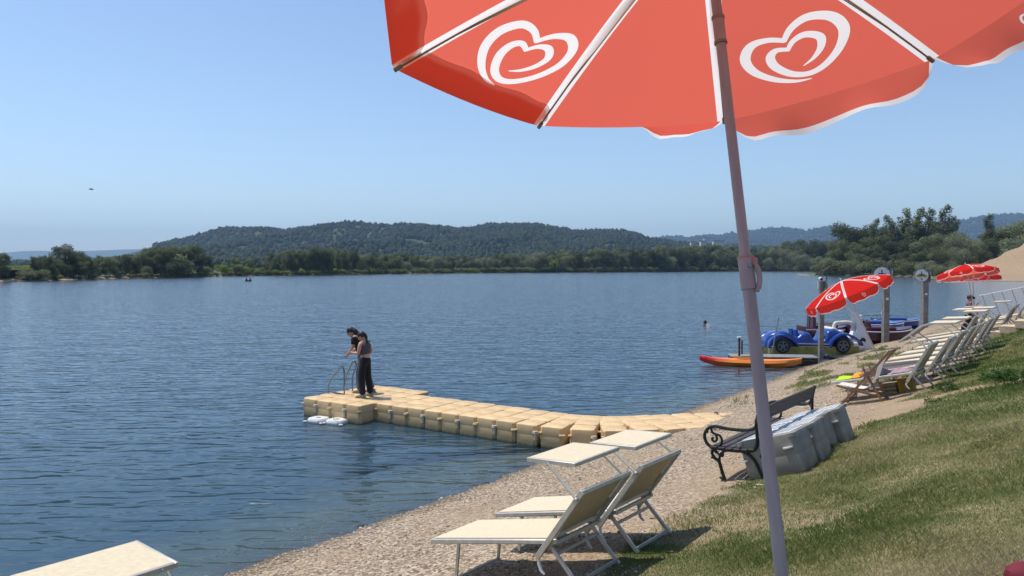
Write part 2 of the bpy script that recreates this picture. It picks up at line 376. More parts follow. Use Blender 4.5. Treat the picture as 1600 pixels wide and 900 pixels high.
def hills(x, y):
    yy = np.maximum(y, 1.0); px = 800+FPX*x/yy; z = np.zeros(np.shape(x))
    for sk, yr, y0, fall, rel in ((SKY1, 1900., 760., .55, .55), (SKY2, 4600., 3000., .5, .5), (SKY3, 8200., 6800., .5, .2)):
        s = np.array(sk, float); ys = np.interp(px, s[:, 0], s[:, 1]); H = np.maximum(CAMZ+(415-ys)/FPX*yr, 2)
        t = np.clip((yy-y0)/(yr-y0), 0, 1); b = t*t*(3-2*t)
        relief = -np.abs(fbm(x, y*.6, yr*.16, 4))*rel*H*np.sin(np.pi*t)*1.4
        f = np.clip((yy-yr)/(yr*.35), 0, 1); b = np.where(yy > yr, 1-f*f*(3-2*f)*(1-fall*.3), b)
        z = np.maximum(z, H*b+relief)
    z = z+9.5*np.exp(-(((x-192)/37)**8+((y-242)/24)**2))*(1+.45*fbm(x, y, 7, 4))
    return z
def gzfull(x, y, s=None): return gz0(x, y, s)+hills(x, y)
STRIP = np.array([on_ground(p[0], p[1])[:2] for p in ((1270, 690), (1340, 660), (1410, 634), (1490, 612), (1620, 590))])
def dist_poly(x, y, P):
    b = np.full(np.shape(x), 1e9)
    for (ax, ay), (bx, by) in zip(P, P[1:]):
        dx, dy = bx-ax, by-ay; t = np.clip(((x-ax)*dx+(y-ay)*dy)/(dx*dx+dy*dy), 0, 1); b = np.minimum(b, np.hypot(x-ax-t*dx, y-ay-t*dy))
    return b
def grass_mask(x, y, s):
    n = fbm(x, y, 1.6, 4); n2 = fbm(x+50, y+9, .5, 3)
    r = np.hypot(x, y)
    edge = 4.72+np.clip((r-10.2)*.2, 0, .8)
    g = np.clip((s-edge+n*.5+n2*.3)/.2+.5, 0, 1)
    d = dist_poly(x, y, STRIP); g = g*np.clip((d-.50+np.clip((x-5)*.09, 0, .28)+n*.7)/.25, 0, 1)
    bald = np.clip((fbm(x*.9+11, y*.9, 2.2, 4)-.30)/.1, 0, 1); g = g*(1-.6*bald)
    # thin weedy tide lines on the beach further along
    w = np.clip((fbm(x*.7+y*.4, (x*.8-y*.6)*2.2, 1.1, 3)-.12)/.12, 0, 1)*np.clip((r-19)/5, 0, 1)*np.clip((s-.5)/.5, 0, 1)
    g = np.maximum(g, w*.8)
    far = np.clip((r-60)/30, 0, 1)
    sandy = ((x > 100) & (y > 140) & (y < 262)).astype(float)
    gf = np.clip((s-np.where(x < -70, 2.5, .5)+2*n)/1.0, 0, 1)*(1-sandy)
    return g*(1-far)+gf*far
def ground():
    r = [0.0, .4]
    while r[-1] < 10300: r.append(r[-1]*1.0092 if r[-1] > 4 else r[-1]+.036)
    r = np.array(r); az = np.concatenate([np.radians(np.linspace(-180, -46, 60, endpoint=False)), np.radians(np.linspace(-46, 46, 640)), np.radians(np.linspace(46, 180, 60, endpoint=False))[1:]])
    Rr, A = np.meshgrid(r[1:], az, indexing='ij'); X = Rr*np.sin(A); Y = Rr*np.cos(A); s = shore_s(X, Y)
    Z = gzfull(X, Y, s); Z = np.where(Y < -5, np.minimum(Z, 4), Z)
    near = np.clip((40-Rr)/10, 0, 1)*np.clip((s+1)/1, 0, 1)
    Z = Z+near*(fbm(X, Y, .5, 3)*.035+fbm(X, Y, .13, 2)*.012)
    g = grass_mask(X, Y, s)
    nr, na = X.shape; V = np.stack([X.ravel(), Y.ravel(), Z.ravel()], 1)
    V = np.vstack([V, [[0, 0, gz(0, 0)]]])
    i, j = np.meshgrid(np.arange(nr-1), np.arange(na), indexing='ij'); j2 = (j+1) % na
    F = np.stack([i*na+j, (i+1)*na+j, (i+1)*na+j2, i*na+j2], -1).reshape(-1, 4)[:, ::-1]
    m = bpy.data.materials.new('sand_gravel_and_grass'); m.use_nodes = True; nt = m.node_tree; L = nt.links.new; b = nt.nodes['Principled BSDF']
    b.inputs['Roughness'].default_value = .9; b.inputs['Specular IOR Level'].default_value = .2
    tc = N(nt, 'ShaderNodeTexCoord'); P = tc.outputs['Object']
    def noise(sc, det=4):
        n = N(nt, 'ShaderNodeTexNoise'); n.inputs['Scale'].default_value = sc; n.inputs['Detail'].default_value = det; L(P, n.inputs['Vector']); return n.outputs[0]
    def ramp(src, stops):
        rp = N(nt, 'ShaderNodeValToRGB'); e = rp.color_ramp.elements
        while len(e) < len(stops): e.new(.5)
        for k, (p, c) in enumerate(stops): e[k].position = p; e[k].color = (*c, 1)
        L(src, rp.inputs[0]); return rp.outputs[0]
    def mix(f, a, c, bt='MIX'):
        mx = N(nt, 'ShaderNodeMix', data_type='RGBA', blend_type=bt)
        if isinstance(f, (int, float)): mx.inputs[0].default_value = f
        else: L(f, mx.inputs[0])
        L(a, mx.inputs[6]); L(c, mx.inputs[7]); return mx.outputs[2]
    def math2(op, a, c, clamp=False):
        n = N(nt, 'ShaderNodeMath', operation=op, use_clamp=clamp)
        for k, q in enumerate((a, c)):
            if isinstance(q, (int, float)): n.inputs[k].default_value = q
            else: L(q, n.inputs[k])
        return n.outputs[0]
    at = lambda nm: N(nt, 'ShaderNodeAttribute', attribute_name=nm).outputs['Fac']
    sand = ramp(noise(1.3), [(.3, lin('#7f6a52')), (.5, lin('#977f63')), (.72, lin('#a99073'))])
    vor = N(nt, 'ShaderNodeTexVoronoi'); vor.inputs['Scale'].default_value = 34; L(P, vor.inputs['Vector'])
    vcol = N(nt, 'ShaderNodeSeparateColor'); L(vor.outputs['Color'], vcol.inputs[0])
    peb = ramp(vcol.outputs[0], [(0, lin('#4a4037')), (.35, lin('#837462')), (.65, lin('#a39079')), (1, lin('#c6b9a5'))])
    vor2 = N(nt, 'ShaderNodeTexVoronoi'); vor2.inputs['Scale'].default_value = 95; L(P, vor2.inputs['Vector'])
    vc2 = N(nt, 'ShaderNodeSeparateColor'); L(vor2.outputs['Color'], vc2.inputs[0])
    fine = ramp(vc2.outputs[1], [(0, lin('#6a5a49')), (.5, lin('#968067')), (1, lin('#bba88d'))])
    S = at('shore')
    pebmask = math2('MULTIPLY', math2('SUBTRACT', 5.6, S, False), .5, True)
    pebmask = math2('MULTIPLY', pebmask, math2('ADD', math2('MULTIPLY', noise(.8), 1.8), -.05, True), True)
    c = mix(.62, sand, fine); c = mix(math2('MULTIPLY', pebmask, .85, True), c, peb)
    gcol = ramp(noise(2.2, 6), [(.3, (.13, .135, .05)), (.5, (.21, .19, .09)), (.7, (.36, .29, .17))])
    gfine = ramp(noise(55, 3), [(.3, (.35, .35, .3)), (.7, (1, 1, 1))])
    gcol = mix(1, gcol, gfine, 'MULTIPLY')
    gfar = ramp(noise(.03, 5), [(.35, (.05, .07, .03)), (.6, (.10, .13, .05))])
    gcol = mix(math2('MULTIPLY', math2('SUBTRACT', at('dist'), 60), .02, True), gcol, gfar)
    gcol = mix(math2('MULTIPLY', math2('SUBTRACT', at('dist'), 650), .005, True), gcol, ramp(noise(.02, 5), [(.3, (.03, .05, .02)), (.7, (.06, .085, .035))]))
    c = mix(at('grass'), c, gcol)
    # wet margin and the bed of the lake
    wet = math2('SUBTRACT', 1, math2('MULTIPLY', math2('ADD', S, .05), 1.7, True), True)
    wetc = mix(1, c, ramp(noise(3), [(0, (.34, .32, .30)), (1, (.44, .41, .38))]), 'MULTIPLY')
    c = mix(wet, c, wetc)
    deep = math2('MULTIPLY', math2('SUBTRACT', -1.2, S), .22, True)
    dcol = ramp(noise(.5), [(0, (.030, .064, .090)), (1, (.040, .078, .104))])  # blue light scattered in deep water, put into the bed colour
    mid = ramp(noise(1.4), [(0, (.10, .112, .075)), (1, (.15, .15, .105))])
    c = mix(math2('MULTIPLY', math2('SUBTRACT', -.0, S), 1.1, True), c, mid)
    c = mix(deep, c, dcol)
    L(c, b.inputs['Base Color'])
    bp = N(nt, 'ShaderNodeBump'); bp.inputs['Distance'].default_value = .012; bp.inputs['Strength'].default_value = .7
    hh = math2('ADD', math2('MULTIPLY', vor.outputs['Distance'], -1.0), math2('MULTIPLY', noise(70, 3), .5)); L(hh, bp.inputs['Height']); L(bp.outputs[0], b.inputs['Normal'])
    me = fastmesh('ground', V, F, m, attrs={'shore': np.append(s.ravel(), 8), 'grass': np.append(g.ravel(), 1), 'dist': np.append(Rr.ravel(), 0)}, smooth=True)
    return tag(link('ground', me), kind='structure')
ground()

def water():
    m = bpy.data.materials.new('lake_water'); m.use_nodes = True; nt = m.node_tree; L = nt.links.new; nt.nodes.clear()
    out = N(nt, 'ShaderNodeOutputMaterial'); tc = N(nt, 'ShaderNodeTexCoord')
    def nz(sx, sy, ang, sc, det, dist=0):
        mp = N(nt, 'ShaderNodeMapping'); mp.inputs['Rotation'].default_value = (0, 0, math.radians(ang)); mp.inputs['Scale'].default_value = (sx, sy, 1)
        L(tc.outputs['Object'], mp.inputs[0]); n = N(nt, 'ShaderNodeTexNoise'); n.inputs['Scale'].default_value = sc; n.inputs['Detail'].default_value = det
        n.inputs['Distortion'].default_value = dist; L(mp.outputs[0], n.inputs['Vector']); return n.outputs[0]
    def ma(op, a, c):
        n = N(nt, 'ShaderNodeMath', operation=op)
        for k, q in enumerate((a, c)):
            if isinstance(q, (int, float)): n.inputs[k].default_value = q
            else: L(q, n.inputs[k])
        return n.outputs[0]
    h = ma('MULTIPLY', nz(.32, 1.0, -12, 2.9, 1.5, .9), .088)
    h = ma('ADD', h, ma('MULTIPLY', nz(.5, 1.0, 12, 5.6, 1.5, .4), .026))
    h = ma('ADD', h, ma('MULTIPLY', nz(.6, 1.0, -4, .5, 2), .10))
    bp = N(nt, 'ShaderNodeBump'); bp.inputs['Strength'].default_value = 1; bp.inputs['Distance'].default_value = 1.0; L(h, bp.inputs['Height'])
    fr = N(nt, 'ShaderNodeFresnel'); fr.inputs['IOR'].default_value = 1.38; bp2 = N(nt, 'ShaderNodeBump'); bp2.inputs['Strength'].default_value = .6; L(h, bp2.inputs['Height']); L(bp2.outputs[0], fr.inputs['Normal'])
    gl = N(nt, 'ShaderNodeBsdfGlossy'); gl.inputs['Roughness'].default_value = .07; gl.inputs['Color'].default_value = (1, 1, 1, 1); L(bp.outputs[0], gl.inputs['Normal'])
    tr = N(nt, 'ShaderNodeBsdfTransparent'); tr.inputs[0].default_value = (.78, .90, .97, 1)
    mx = N(nt, 'ShaderNodeMixShader'); L(fr.outputs[0], mx.inputs[0]); df = N(nt, 'ShaderNodeBsdfDiffuse'); df.inputs[0].default_value = (.040, .088, .122, 1); mt = N(nt, 'ShaderNodeMixShader'); mt.inputs[0].default_value = .27; L(tr.outputs[0], mt.inputs[1]); L(df.outputs[0], mt.inputs[2]); L(mt.outputs[0], mx.inputs[1]); L(gl.outputs[0], mx.inputs[2]); L(mx.outputs[0], out.inputs[0])
    V = np.array([(-420, -220, 0), (420, -220, 0), (420, 720, 0), (-420, 720, 0.)]); 
    me = fastmesh('lake_water', V, np.array([[0, 1, 2, 3]]), m); return tag(link('lake_water', me), kind='structure')
water()

def haze():
    m = bpy.data.materials.new('haze_air'); m.use_nodes = True; nt = m.node_tree; nt.nodes.clear()
    out = N(nt, 'ShaderNodeOutputMaterial'); v = N(nt, 'ShaderNodeVolumePrincipled')
    v.inputs['Color'].default_value = (.45, .69, 1, 1); v.inputs['Density'].default_value = HAZE; v.inputs['Anisotropy'].default_value = .2
    nt.links.new(v.outputs[0], out.inputs['Volume'])
    o = MB().box((0, 0, 245), (21400, 21400, 520)).build('haze', m); tag(o, kind='stuff')
HAZE = .00013
haze()
# ------------------------------------------------------------------ trees
def crown(name, lobes, nleaf, size, m, parent, seed, up=.35, droop=0):
    """leaf sized faces spread through the lobes (x,y,z,rx,ry,rz) of a crown"""
    g = np.random.default_rng(seed); lb = np.array(lobes, float); w = lb[:, 3]*lb[:, 4]*lb[:, 5]; w = w**.75; w /= w.sum()
    k = g.choice(len(lb), nleaf, p=w); d = g.normal(size=(nleaf, 3)); d /= np.linalg.norm(d, axis=1)[:, None]
    rad = g.random(nleaf)**.30*(.86+.28*g.random(nleaf)); c = lb[k, :3]+d*lb[k, 3:6]*rad[:, None]
    c[:, 2] -= droop*np.maximum(0, np.hypot(d[:, 0], d[:, 1])-.4)*lb[k, 5]
    nrm = d*1.0+g.normal(size=(nleaf, 3))*.55+np.array([0, 0, up]); nrm /= np.linalg.norm(nrm, axis=1)[:, None]
    t = np.cross(nrm, g.normal(size=(nleaf, 3))); t /= np.linalg.norm(t, axis=1)[:, None]; b = np.cross(nrm, t)
    sz = size*(.55+.9*g.random(nleaf))[:, None]; a = sz*t; bb = sz*b*(.5+.4*g.random(nleaf))[:, None]
    V = np.stack([c-a, c-bb, c+a, c+bb], 1).reshape(-1, 3); F = np.arange(nleaf*4).reshape(-1, 4)
    me = fastmesh(name, V, F, m); return link(name, me, parent)
def branches(mb, h, top, spread, seed, n=6, r0=.018):
    g = random.Random(seed)
    mb.tube([(0, 0, -.02), (g.uniform(-.01, .01), g.uniform(-.01, .01), h*.5), (g.uniform(-.03, .03), g.uniform(-.03, .03), top)], [r0, r0*.75, r0*.25], 7)
    for i in range(n):
        z = h+(top-h)*i/n*.8; a = g.uniform(0, 6.28); l = spread*(1-.5*i/n)
        mb.tube([(0, 0, z), (math.cos(a)*l*.5, math.sin(a)*l*.5, z+l*.45), (math.cos(a)*l, math.sin(a)*l, z+l*.75)], [r0*.5, r0*.3, r0*.1], 5)
    return mb
def make_tree(kind, seed, m, name, label, group, nleaf=2200):
    g = random.Random(seed); root = empty(name, label, 'tree', (0, 0, 0), None, group)
    L = []
    if kind == 'round':
        L.append((0, 0, .55, .2, .2, .3))
        for i in range(18):
            a = g.uniform(0, 6.28); z = .10+.76*i/17; rr = .27*math.sqrt(max(.05, 1-((z-.45)/.52)**2))*g.uniform(.6, 1.1); q = g.uniform(.10, .16)
            L.append((math.cos(a)*rr, math.sin(a)*rr, z, q, q, q*.85))
        hh, tp, sp = .2, .8, .28
    elif kind == 'poplar':
        lean = g.uniform(.0, .05)
        for i in range(26):
            z = .06+.88*i/25; rr = .022+.095*(1-z)**.75; a = g.uniform(0, 6.28); q = (.028+.05*(1-z))*g.uniform(.8, 1.3)
            L.append((math.cos(a)*rr*.8+lean*z, math.sin(a)*rr*.8, z, q, q, q*1.7))
        L.append((0, 0, .45, .06, .06, .42))
        hh, tp, sp = .1, .8, .08
    elif kind == 'willow':
        for i in range(20):
            a = g.uniform(0, 6.28); z = g.uniform(.08, .78); rr = .36*math.sqrt(max(.05, 1-((z-.35)/.6)**2))*g.uniform(.5, 1); q = g.uniform(.14, .22)
            L.append((math.cos(a)*rr, math.sin(a)*rr, z, q, q, q))
        L.append((0, 0, .4, .3, .3, .38)); hh, tp, sp = .15, .7, .3
    elif kind == 'tall':
        for i in range(22):
            z = .10+.82*i/21; rr = .17*math.sin(math.pi*min(.96, .25+(1-z)*.95))*g.uniform(.5, 1.15); a = g.uniform(0, 6.28); q = g.uniform(.08, .13)*(1.25-z*.55)
            L.append((math.cos(a)*rr, math.sin(a)*rr, z, q, q, q*1.15))
        hh, tp, sp = .2, .88, .2
    else:  # bush
        for i in range(10):
            a = g.uniform(0, 6.28); rr = g.uniform(.1, .55); q = g.uniform(.2, .36)
            L.append((math.cos(a)*rr, math.sin(a)*rr, g.uniform(.3, .62), q, q, q))
        hh, tp, sp = .1, .5, .3
    crown('crown', L, nleaf, {'round': .0125, 'poplar': .0085, 'willow': .0135, 'tall': .0105, 'bush': .030}[kind], m, root, seed)
    branches(MB(), hh, tp, sp, seed).build('trunk', M['bark'], root)
    return proto(root)
def yaw_m(a): return Matrix.Rotation(a, 3, 'Z')
PT = {}
for key, kind, sd, m, nm, lb, gp in (
    ('rd0', 'round', 1, 'leaf_dark', 'broadleaf_tree', 'dark round broadleaf tree in the line on the far shore', 'dark broadleaf trees along the far shore'),
    ('rd1', 'round', 2, 'leaf_dark', 'broadleaf_tree', 'dark round broadleaf tree in the line on the far shore', 'dark broadleaf trees along the far shore'),
    ('rm0', 'round', 3, 'leaf_mid', 'leafy_tree', 'mid green bushy crowned tree in the line on the far shore', 'green leafy trees along the far shore'),
    ('rm1', 'round', 4, 'leaf_mid', 'leafy_tree', 'mid green bushy crowned tree in the line on the far shore', 'green leafy trees along the far shore'),
    ('wi0', 'willow', 5, 'leaf_pale', 'willow_tree', 'pale grey green willow standing at the water of the far shore', 'pale willows along the far shore'),
    ('wi1', 'willow', 6, 'leaf_pale', 'willow_tree', 'pale grey green willow standing at the water of the far shore', 'pale willows along the far shore'),
    ('po0', 'poplar', 7, 'leaf_mid', 'poplar_tree', 'tall narrow poplar rising from the wooded point on the right', 'tall poplars on the wooded point'),
    ('po1', 'poplar', 8, 'leaf_mid', 'poplar_tree', 'tall narrow poplar rising from the wooded point on the right', 'tall poplars on the wooded point'),
    ('ta0', 'tall', 9, 'leaf_dark', 'tall_tree', 'tall dark tree standing above the far shore line', 'tall dark trees along the far shore'),
    ('ta1', 'tall', 10, 'leaf_mid', 'tall_leafy_tree', 'tall mid green tree standing above the far shore line', 'tall green trees along the far shore'),
    ('bu0', 'bush', 11, 'leaf_mid', 'bush', 'low green bush at the foot of the far trees', 'low bushes under the far trees'),
    ('bu1', 'bush', 12, 'leaf_lime', 'bright_bush', 'bright yellow green bush at the foot of the far trees', 'bright bushes under the far trees')):
    PT[key] = make_tree(kind, sd, M[m], nm, lb, gp, 9500 if kind != 'bush' else 3000)
USED = set()
def tree(key, px, top, Y, wide=1.0, label=None, group=None):
    """a tree whose foot stands at depth Y under picture column px and whose tip reaches row top"""
    x = (px-800)/FPX*Y; z0 = float(gzfull(np.array([x]), np.array([Y]))[0]); z0 = max(z0, .05)
    h = CAMZ+(415-top)/FPX*Y-z0
    h = max(h, 1.0); sc = h/.97; a = random.uniform(0, 6.28)
    pr = PT[key]
    if key.startswith('bu'): sc *= .97/.85
    S = (sc*wide, sc*wide, sc)
    if key not in USED:
        USED.add(key); o = pr[0]; mt = yaw_m(a).to_4x4(); mt.translation = Vector((x, Y, z0)); o.matrix_world = mt @ Matrix.Diagonal((*S, 1))
        if label: o['label'] = label
        if group: o['group'] = group
        return o
    return dup(pr, label, (x, Y, z0), yaw_m(a), S, group)
def far_y(px):
    """depth of the far shore in picture column px"""
    ks = np.linspace(150, 700, 1100); s = shore_s((px-800)/FPX*ks, ks); inside = s < 0
    idx = np.where(inside)[0]
    return ks[idx[-1]] if len(idx) else 200.0
# the far shore from left to right
rt = random.Random(5)
TOP = [(-60,398),(0,398),(12,404),(150,404),(200,398),(240,388),(280,386),(310,392),(330,404),(400,402),(430,396),(480,390),(530,388),(560,396),(620,398),(700,400),(760,400),(820,398),(880,394),(950,390),(1000,390),(1060,386),(1110,388),(1160,392),(1200,388),(1250,384)]
tx, ty = zip(*TOP)
px = -40.0
while px < 1255:
    Y = far_y(px)+rt.uniform(4, 10); tp = np.interp(px, tx, ty)+rt.uniform(-5, 10)
    if 8 < px < 55 or 325 < px < 420: 
        px += rt.uniform(7, 12); 
        if px < 60: continue
        tree(rt.choice(['bu0', 'bu0', 'bu1', 'rm0']), px, rt.uniform(408, 418), Y, 1.0); continue
    if px < 330: key = rt.choice(['rd0', 'rd1', 'rd0', 'rm0', 'bu0'])
    elif px < 560: key = rt.choice(['ta0', 'ta1', 'ta1', 'rm1', 'rd1'])
    elif px < 900: key = rt.choice(['wi0', 'wi1', 'rm0', 'rm1', 'wi0'])
    else: key = rt.choice(['rm0', 'rm1', 'rd0', 'wi1', 'rd1'])
    if key.startswith('bu'): tp += 12
    tree(key, px, tp, Y, rt.uniform(.9, 1.25)); px += rt.uniform(9, 15)
px = 60.0
while px < 1260:      # a second, darker row behind
    Y = far_y(px)+rt.uniform(24, 40); tp = np.interp(px, tx, ty)+rt.uniform(-5, 2)
    if not (325 < px < 420): tree(rt.choice(['rd0', 'rd1', 'ta0', 'rm1']), px, tp, Y, rt.uniform(1.0, 1.3))
    px += rt.uniform(11, 17)
px = 30.0
while px < 1270:      # bushes closing the foot of the line
    Y = far_y(px)+rt.uniform(.8, 2)
    if not (40 < px < 70 or 100 < px < 125): tree(rt.choice(['bu0', 'bu0', 'bu1']), px, 415+ (CAMZ/Y*FPX)-rt.uniform(6, 10), Y, rt.uniform(1.3, 1.9))
    px += rt.uniform(7, 12) if px > 200 else rt.uniform(14, 24)
# single trees that stand out
for px_, tp_ in ((22, 413), (34, 415), (46, 413), (28, 418), (42, 420), (56, 414)): tree('bu1', px_, tp_, far_y(px_)+18, 2.0)
for px_, tp_ in ((44, 424), (52, 420), (60, 421)): tree('bu0', px_, tp_, far_y(px_)+2, 1.6)
tree('rd0', 103, 381, far_y(103)+9, 1.25, 'large dark tree with a broad crown towering over the left far shore', 'broad dark trees at the left end of the far shore')
tree('rd1', 122, 392, far_y(120)+12, 1.1, 'dark tree at the right shoulder of the largest tree on the left far shore')
tree('ta0', 58, 401, far_y(58)+4, 1.2, 'dark upright tree beside the low pavilion on the left far shore')
tree('ta1', 86, 399, far_y(86)+2, 1.2, 'green tree standing at the water before the largest tree on the left')
tree('rm0', 134, 408, far_y(134)+2, 1.0, 'small green tree at the water right of the largest tree on the left')
tree('rd0', 2, 395, far_y(2)+3, 1.0, 'dark tree cut by the left edge of the picture')
tree('rd1', 252, 385, far_y(250)+8, 1.4, 'broad dark tree where the wooded hill begins on the left')
tree('rd0', 292, 382, far_y(290)+9, 1.5, 'tallest dark tree at the foot of the hill on the left')
tree('rm1', 368, 401, far_y(368)+18, 1.0, 'round pale tree standing alone before the hill')
tree('rm0', 391, 404, far_y(391)+20, 1.0, 'round tree standing alone right of the small boat')
tree('bu1', 860, 404, far_y(860)+3, 1.1, 'bright green bush shining out of the dark far tree line')
# the wooded point on the right
for px_, tp_ in ((1064, 386), (1074, 382), (1084, 382), (1094, 382), (1104, 381.5), (1114, 381), (1124, 381), (1134, 382), (1144, 385)): tree(rt.choice(['rd1', 'rm0', 'rm1']), px_, tp_, 560, 1.3)
CG = 'trees on the wooded point on the right'
def cape(key, px, top, Y, wide, label, group=CG): tree(key, px, top, Y, wide, label, group)
PL = 'tall narrow poplar rising from the wooded point on the right'
for px, tp, Y, w in ((1365, 342, 302, 1.35), (1388, 336, 304, 1.35), (1412, 327, 306, 1.5), (1434, 325, 308, 1.35), (1453, 326, 306, 1.3), (1475, 321, 306, 1.35), (1490, 338, 310, 1.2), (1424, 345, 300, 1.9), (1443, 346, 298, 1.9), (1400, 348, 300, 1.9), (1464, 346, 302, 1.9), (1376, 354, 300, 1.9)):
    tree(rt.choice(['po0', 'po1']), px, tp, Y, w)
tree('po0', 1543, 335, 268, 1.35, 'narrow dark poplar standing alone left of the sand mound')
for key, px, tp, Y, w, lb in (
    ('rd0', 1327, 347, 312, 1.1, 'dark round tree left of the tall poplars'), ('rd1', 1346, 351, 314, 1.1, 'dark round tree left of the tall poplars'),
    ('rm0', 1310, 375, 306, 1.1, 'green tree low on the wooded point'), ('rm1', 1338, 378, 300, 1.3, 'green tree low on the wooded point'), ('rm0', 1370, 368, 300, 1.3, 'green tree low on the wooded point'),
    ('rd1', 1398, 372, 294, 1.3, 'dark tree in the shade below the poplars'), ('rd0', 1425, 375, 290, 1.3, 'dark tree in the shade below the poplars'), ('rm1', 1452, 366, 284, 1.3, 'green tree low on the wooded point'),
    ('rm0', 1480, 362, 278, 1.3, 'green tree low on the wooded point'), ('wi0', 1500, 366, 270, 1.1, 'pale leafy tree sloping down to the bay'), ('wi1', 1522, 362, 272, 1.1, 'pale leafy tree sloping down to the bay'),
    ('rd0', 1548, 372, 262, 1.2, 'dark tree beside the sand mound'), ('rm1', 1530, 378, 258, 1.2, 'green tree low on the wooded point'), ('wi0', 1500, 385, 262, 1.2, 'pale leafy tree sloping down to the bay'),
    ('rm0', 1585, 345, 300, 1.5, 'leafy tree behind the sand mound'), ('rm1', 1615, 342, 300, 1.6, 'leafy tree behind the sand mound'), ('rd1', 1565, 356, 305, 1.4, 'leafy tree behind the sand mound'), ('wi1', 1600, 360, 290, 1.2, 'leafy tree behind the sand mound'),
    ('wi0', 1316, 392, 304, 1.0, 'pale willow bush on the tip of the point'), ('wi1', 1295, 398, 306, .9, 'pale willow bush on the tip of the point'), ('wi0', 1345, 395, 296, 1.1, 'pale willow bush on the tip of the point'),
    ('rm1', 1468, 388, 270, 1.3, 'green tree low on the wooded point'), ('rd1', 1440, 392, 276, 1.4, 'dark tree in the shade below the poplars'), ('rd0', 1408, 392, 282, 1.4, 'dark tree in the shade below the poplars'),
    ('rd1', 1376, 392, 288, 1.3, 'dark tree in the shade below the poplars'),
    ('rd0', 1220, 378, 560, 1.2, 'dark tree behind the willows left of the point'), ('rd1', 1240, 374, 560, 1.2, 'dark tree behind the willows left of the point'), ('rd0', 1260, 374, 560, 1.3, 'dark tree behind the willows left of the point'),
    ('rd1', 1282, 373, 540, 1.3, 'dark tree behind the willows left of the point'), ('rd0', 1300, 374, 540, 1.3, 'dark tree behind the willows left of the point'), ('rd1', 1205, 384, 560, 1.2, 'dark tree behind the willows left of the point'),
    ('wi0', 1200, 402, 520, 1.0, 'pale willow by the water just right of the big parasol pole'), ('wi1', 1232, 386, 515, 1.0, 'pale willow by the water left of the point'), ('wi0', 1252, 396, 505, 1.1, 'pale willow by the water left of the point'), ('wi1', 1275, 398, 500, 1.2, 'pale willow by the water left of the point')):
    cape(key, px, tp, Y, w, lb, lb)
for px in np.arange(1283, 1560, 11.0):
    Y = far_y(px) if px < 1270 else 0
    ks = np.linspace(200, 320, 600); s = shore_s((px-800)/FPX*ks, ks); land = np.where((s > 1.2))[0]
    if len(land) == 0: continue
    # first land beyond the near bay water
    w = np.where(s < 0)[0]; 
    if len(w) == 0: continue
    k0 = w[-1]+1 if px > 1500 else next((i for i in range(w[0], len(s)) if s[i] > 1.0), land[0])
    k0 = min(k0, len(ks)-1)
    tree(rt.choice(['bu0', 'wi0', 'bu0']), px, 415+CAMZ/ks[k0]*FPX-rt.uniform(14, 30), ks[k0]+1.5, 1.2, 'low bush hanging over the water along the wooded point', 'bushes at the water of the wooded point')

for px_, tp_, Y_ in ((1640, 338, 300), (1662, 342, 305), (1685, 345, 298), (1710, 340, 305), (1735, 348, 296), (1760, 344, 300), (1790, 350, 295), (1820, 346, 300)): tree(rt.choice(['rm0', 'rm1', 'rd1']), px_, tp_, Y_, 1.5, 'leafy tree behind the sand mound', 'leafy tree behind the sand mound')

